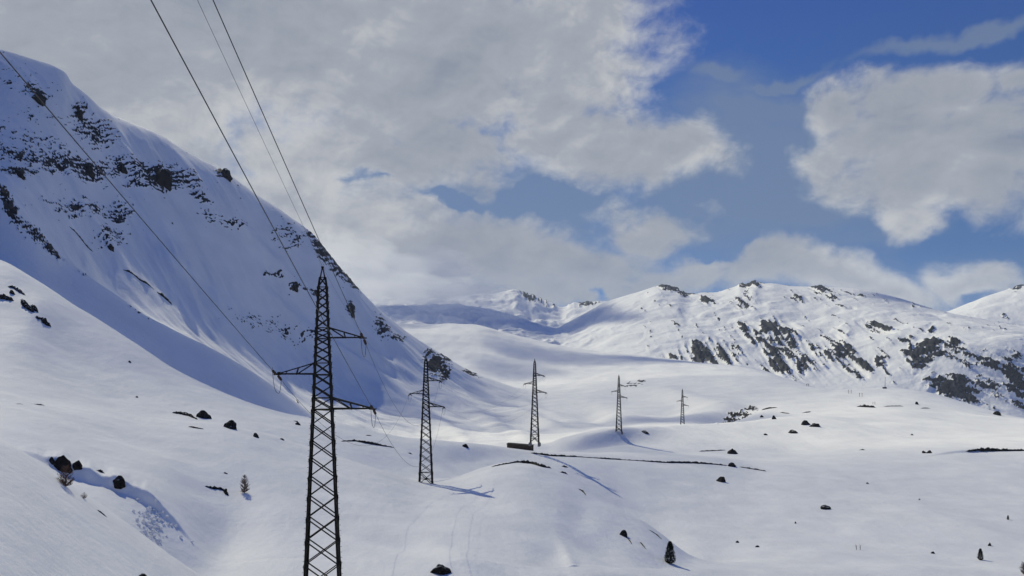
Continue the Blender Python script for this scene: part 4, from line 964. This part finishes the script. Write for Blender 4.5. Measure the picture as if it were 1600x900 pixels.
# light on the clouds: the difference of the density towards the sun
mpB = node(nt, 'ShaderNodeMapping'); mpB.inputs['Location'].default_value = (.012, -.028, 0); mpB.inputs['Scale'].default_value = (1, 1.5, 1); L(cmb.outputs[0], mpB.inputs['Vector'])
nB = node(nt, 'ShaderNodeTexNoise', Scale=9.0, Detail=9.0, Roughness=.58, Distortion=.35); L(mpB.outputs[0], nB.inputs['Vector'])
nE = node(nt, 'ShaderNodeTexNoise', Scale=34.0, Detail=7.0, Roughness=.62, Distortion=.5); mpE = node(nt, 'ShaderNodeMapping'); mpE.inputs['Location'].default_value = (.004, -.010, 0); mpE.inputs['Scale'].default_value = (1, 1.5, 1)
L(cmb.outputs[0], mpE.inputs['Vector']); L(mpE.outputs[0], nE.inputs['Vector'])
lit = M2('MULTIPLY_ADD', M2('SUBTRACT', nD.outputs['Fac'], nE.outputs['Fac']), .32, M2('SUBTRACT', nA.outputs['Fac'], nB.outputs['Fac']))
nC = node(nt, 'ShaderNodeTexNoise', Scale=3.2, Detail=3.0, Roughness=.5); L(cmb.outputs[0], nC.inputs['Vector'])
thick = node(nt, 'ShaderNodeMapRange'); thick.inputs[1].default_value = .0; thick.inputs[2].default_value = 1.3; thick.inputs[3].default_value = 1.12; thick.inputs[4].default_value = .80; L(dens, thick.inputs[0])
br = M2('MULTIPLY', M2('ADD', M2('MULTIPLY_ADD', lit, 1.1, .82), M2('MULTIPLY', M2('SUBTRACT', nC.outputs['Fac'], .5), 1.7)), thick.outputs[0])
crp = ramp(nt, [(.35, (2.4, 2.75, 3.4)), (.75, (3.4, 3.65, 4.15)), (1.0, (4.9, 5.05, 5.25))]); L(br, crp.inputs['Fac'])
# thin veil over the middle of the sky
VE = [(1150, 250, 230, 150), (1180, 300, 260, 120), (830, 320, 220, 60), (1100, 115, 70, 18, 0), (1500, 62, 150, 14, 8), (1230, 122, 120, 12, 5), (600, 310, 250, 50), (1180, 170, 200, 40)]
vf = union(VE, .3)
mpV = node(nt, 'ShaderNodeMapping'); mpV.inputs['Scale'].default_value = (1, 3.0, 1); mpV.inputs['Rotation'].default_value = (0, 0, R(8)); L(cmb.outputs[0], mpV.inputs['Vector'])
nV = node(nt, 'ShaderNodeTexNoise', Scale=6.0, Detail=7.0, Roughness=.6, Distortion=.4); L(mpV.outputs[0], nV.inputs['Vector'])
mrV = node(nt, 'ShaderNodeMapRange', interpolation_type='SMOOTHSTEP'); mrV.inputs[1].default_value = -.25; mrV.inputs[2].default_value = .6; mrV.inputs[4].default_value = .64
L(M2('MULTIPLY_ADD', nV.outputs['Fac'], .9, M2('SUBTRACT', vf, .45)), mrV.inputs[0])
mixV = node(nt, 'ShaderNodeMix', data_type='RGBA'); L(mrV.outputs[0], mixV.inputs[0]); L(skt.outputs[2], mixV.inputs[6]); mixV.inputs[7].default_value = (1.7, 2.25, 3.2, 1)
mixC = node(nt, 'ShaderNodeMix', data_type='RGBA'); L(mrA.outputs[0], mixC.inputs[0]); L(mixV.outputs[2], mixC.inputs[6]); L(crp.outputs[0], mixC.inputs[7])
L(mixC.outputs[2], bg.inputs['Color'])

sd = bpy.data.lights.new('sun', 'SUN'); sd.energy = 3.5; sd.angle = R(.53); sd.color = (1.0, .95, .69)
so = bpy.data.objects.new('sun', sd); COL.objects.link(so)
dirv = Vector((math.sin(R(SUN_AZ)) * math.cos(R(SUN_EL)), math.cos(R(SUN_AZ)) * math.cos(R(SUN_EL)), math.sin(R(SUN_EL))))
so.rotation_euler = dirv.to_track_quat('Z', 'Y').to_euler(); so.location = dirv * 300

# ---------------------------------------------------------------- camera and output
cd = bpy.data.cameras.new('camera'); cam = bpy.data.objects.new('camera', cd); COL.objects.link(cam); sc.camera = cam
cam.location = (0, 0, 0); cam.rotation_euler = (R(90), 0, 0)
cd.sensor_width = 36; cd.lens = 36 * F / 1600; cd.shift_y = (H - 450) / 1600; cd.clip_start = .5; cd.clip_end = 100000
vs_ = sc.view_settings; sc.display_settings.display_device = 'sRGB'; vs_.view_transform = 'Standard'; vs_.look = 'None'; vs_.exposure = -.04; vs_.gamma = 1; vs_.use_curve_mapping = False
cy = sc.cycles; cy.use_denoising = True; cy.max_bounces = 6; cy.diffuse_bounces = 3; cy.glossy_bounces = 2; cy.volume_bounces = 3; cy.transparent_max_bounces = 24
try: cy.denoiser = 'OPENIMAGEDENOISE'
except Exception: pass
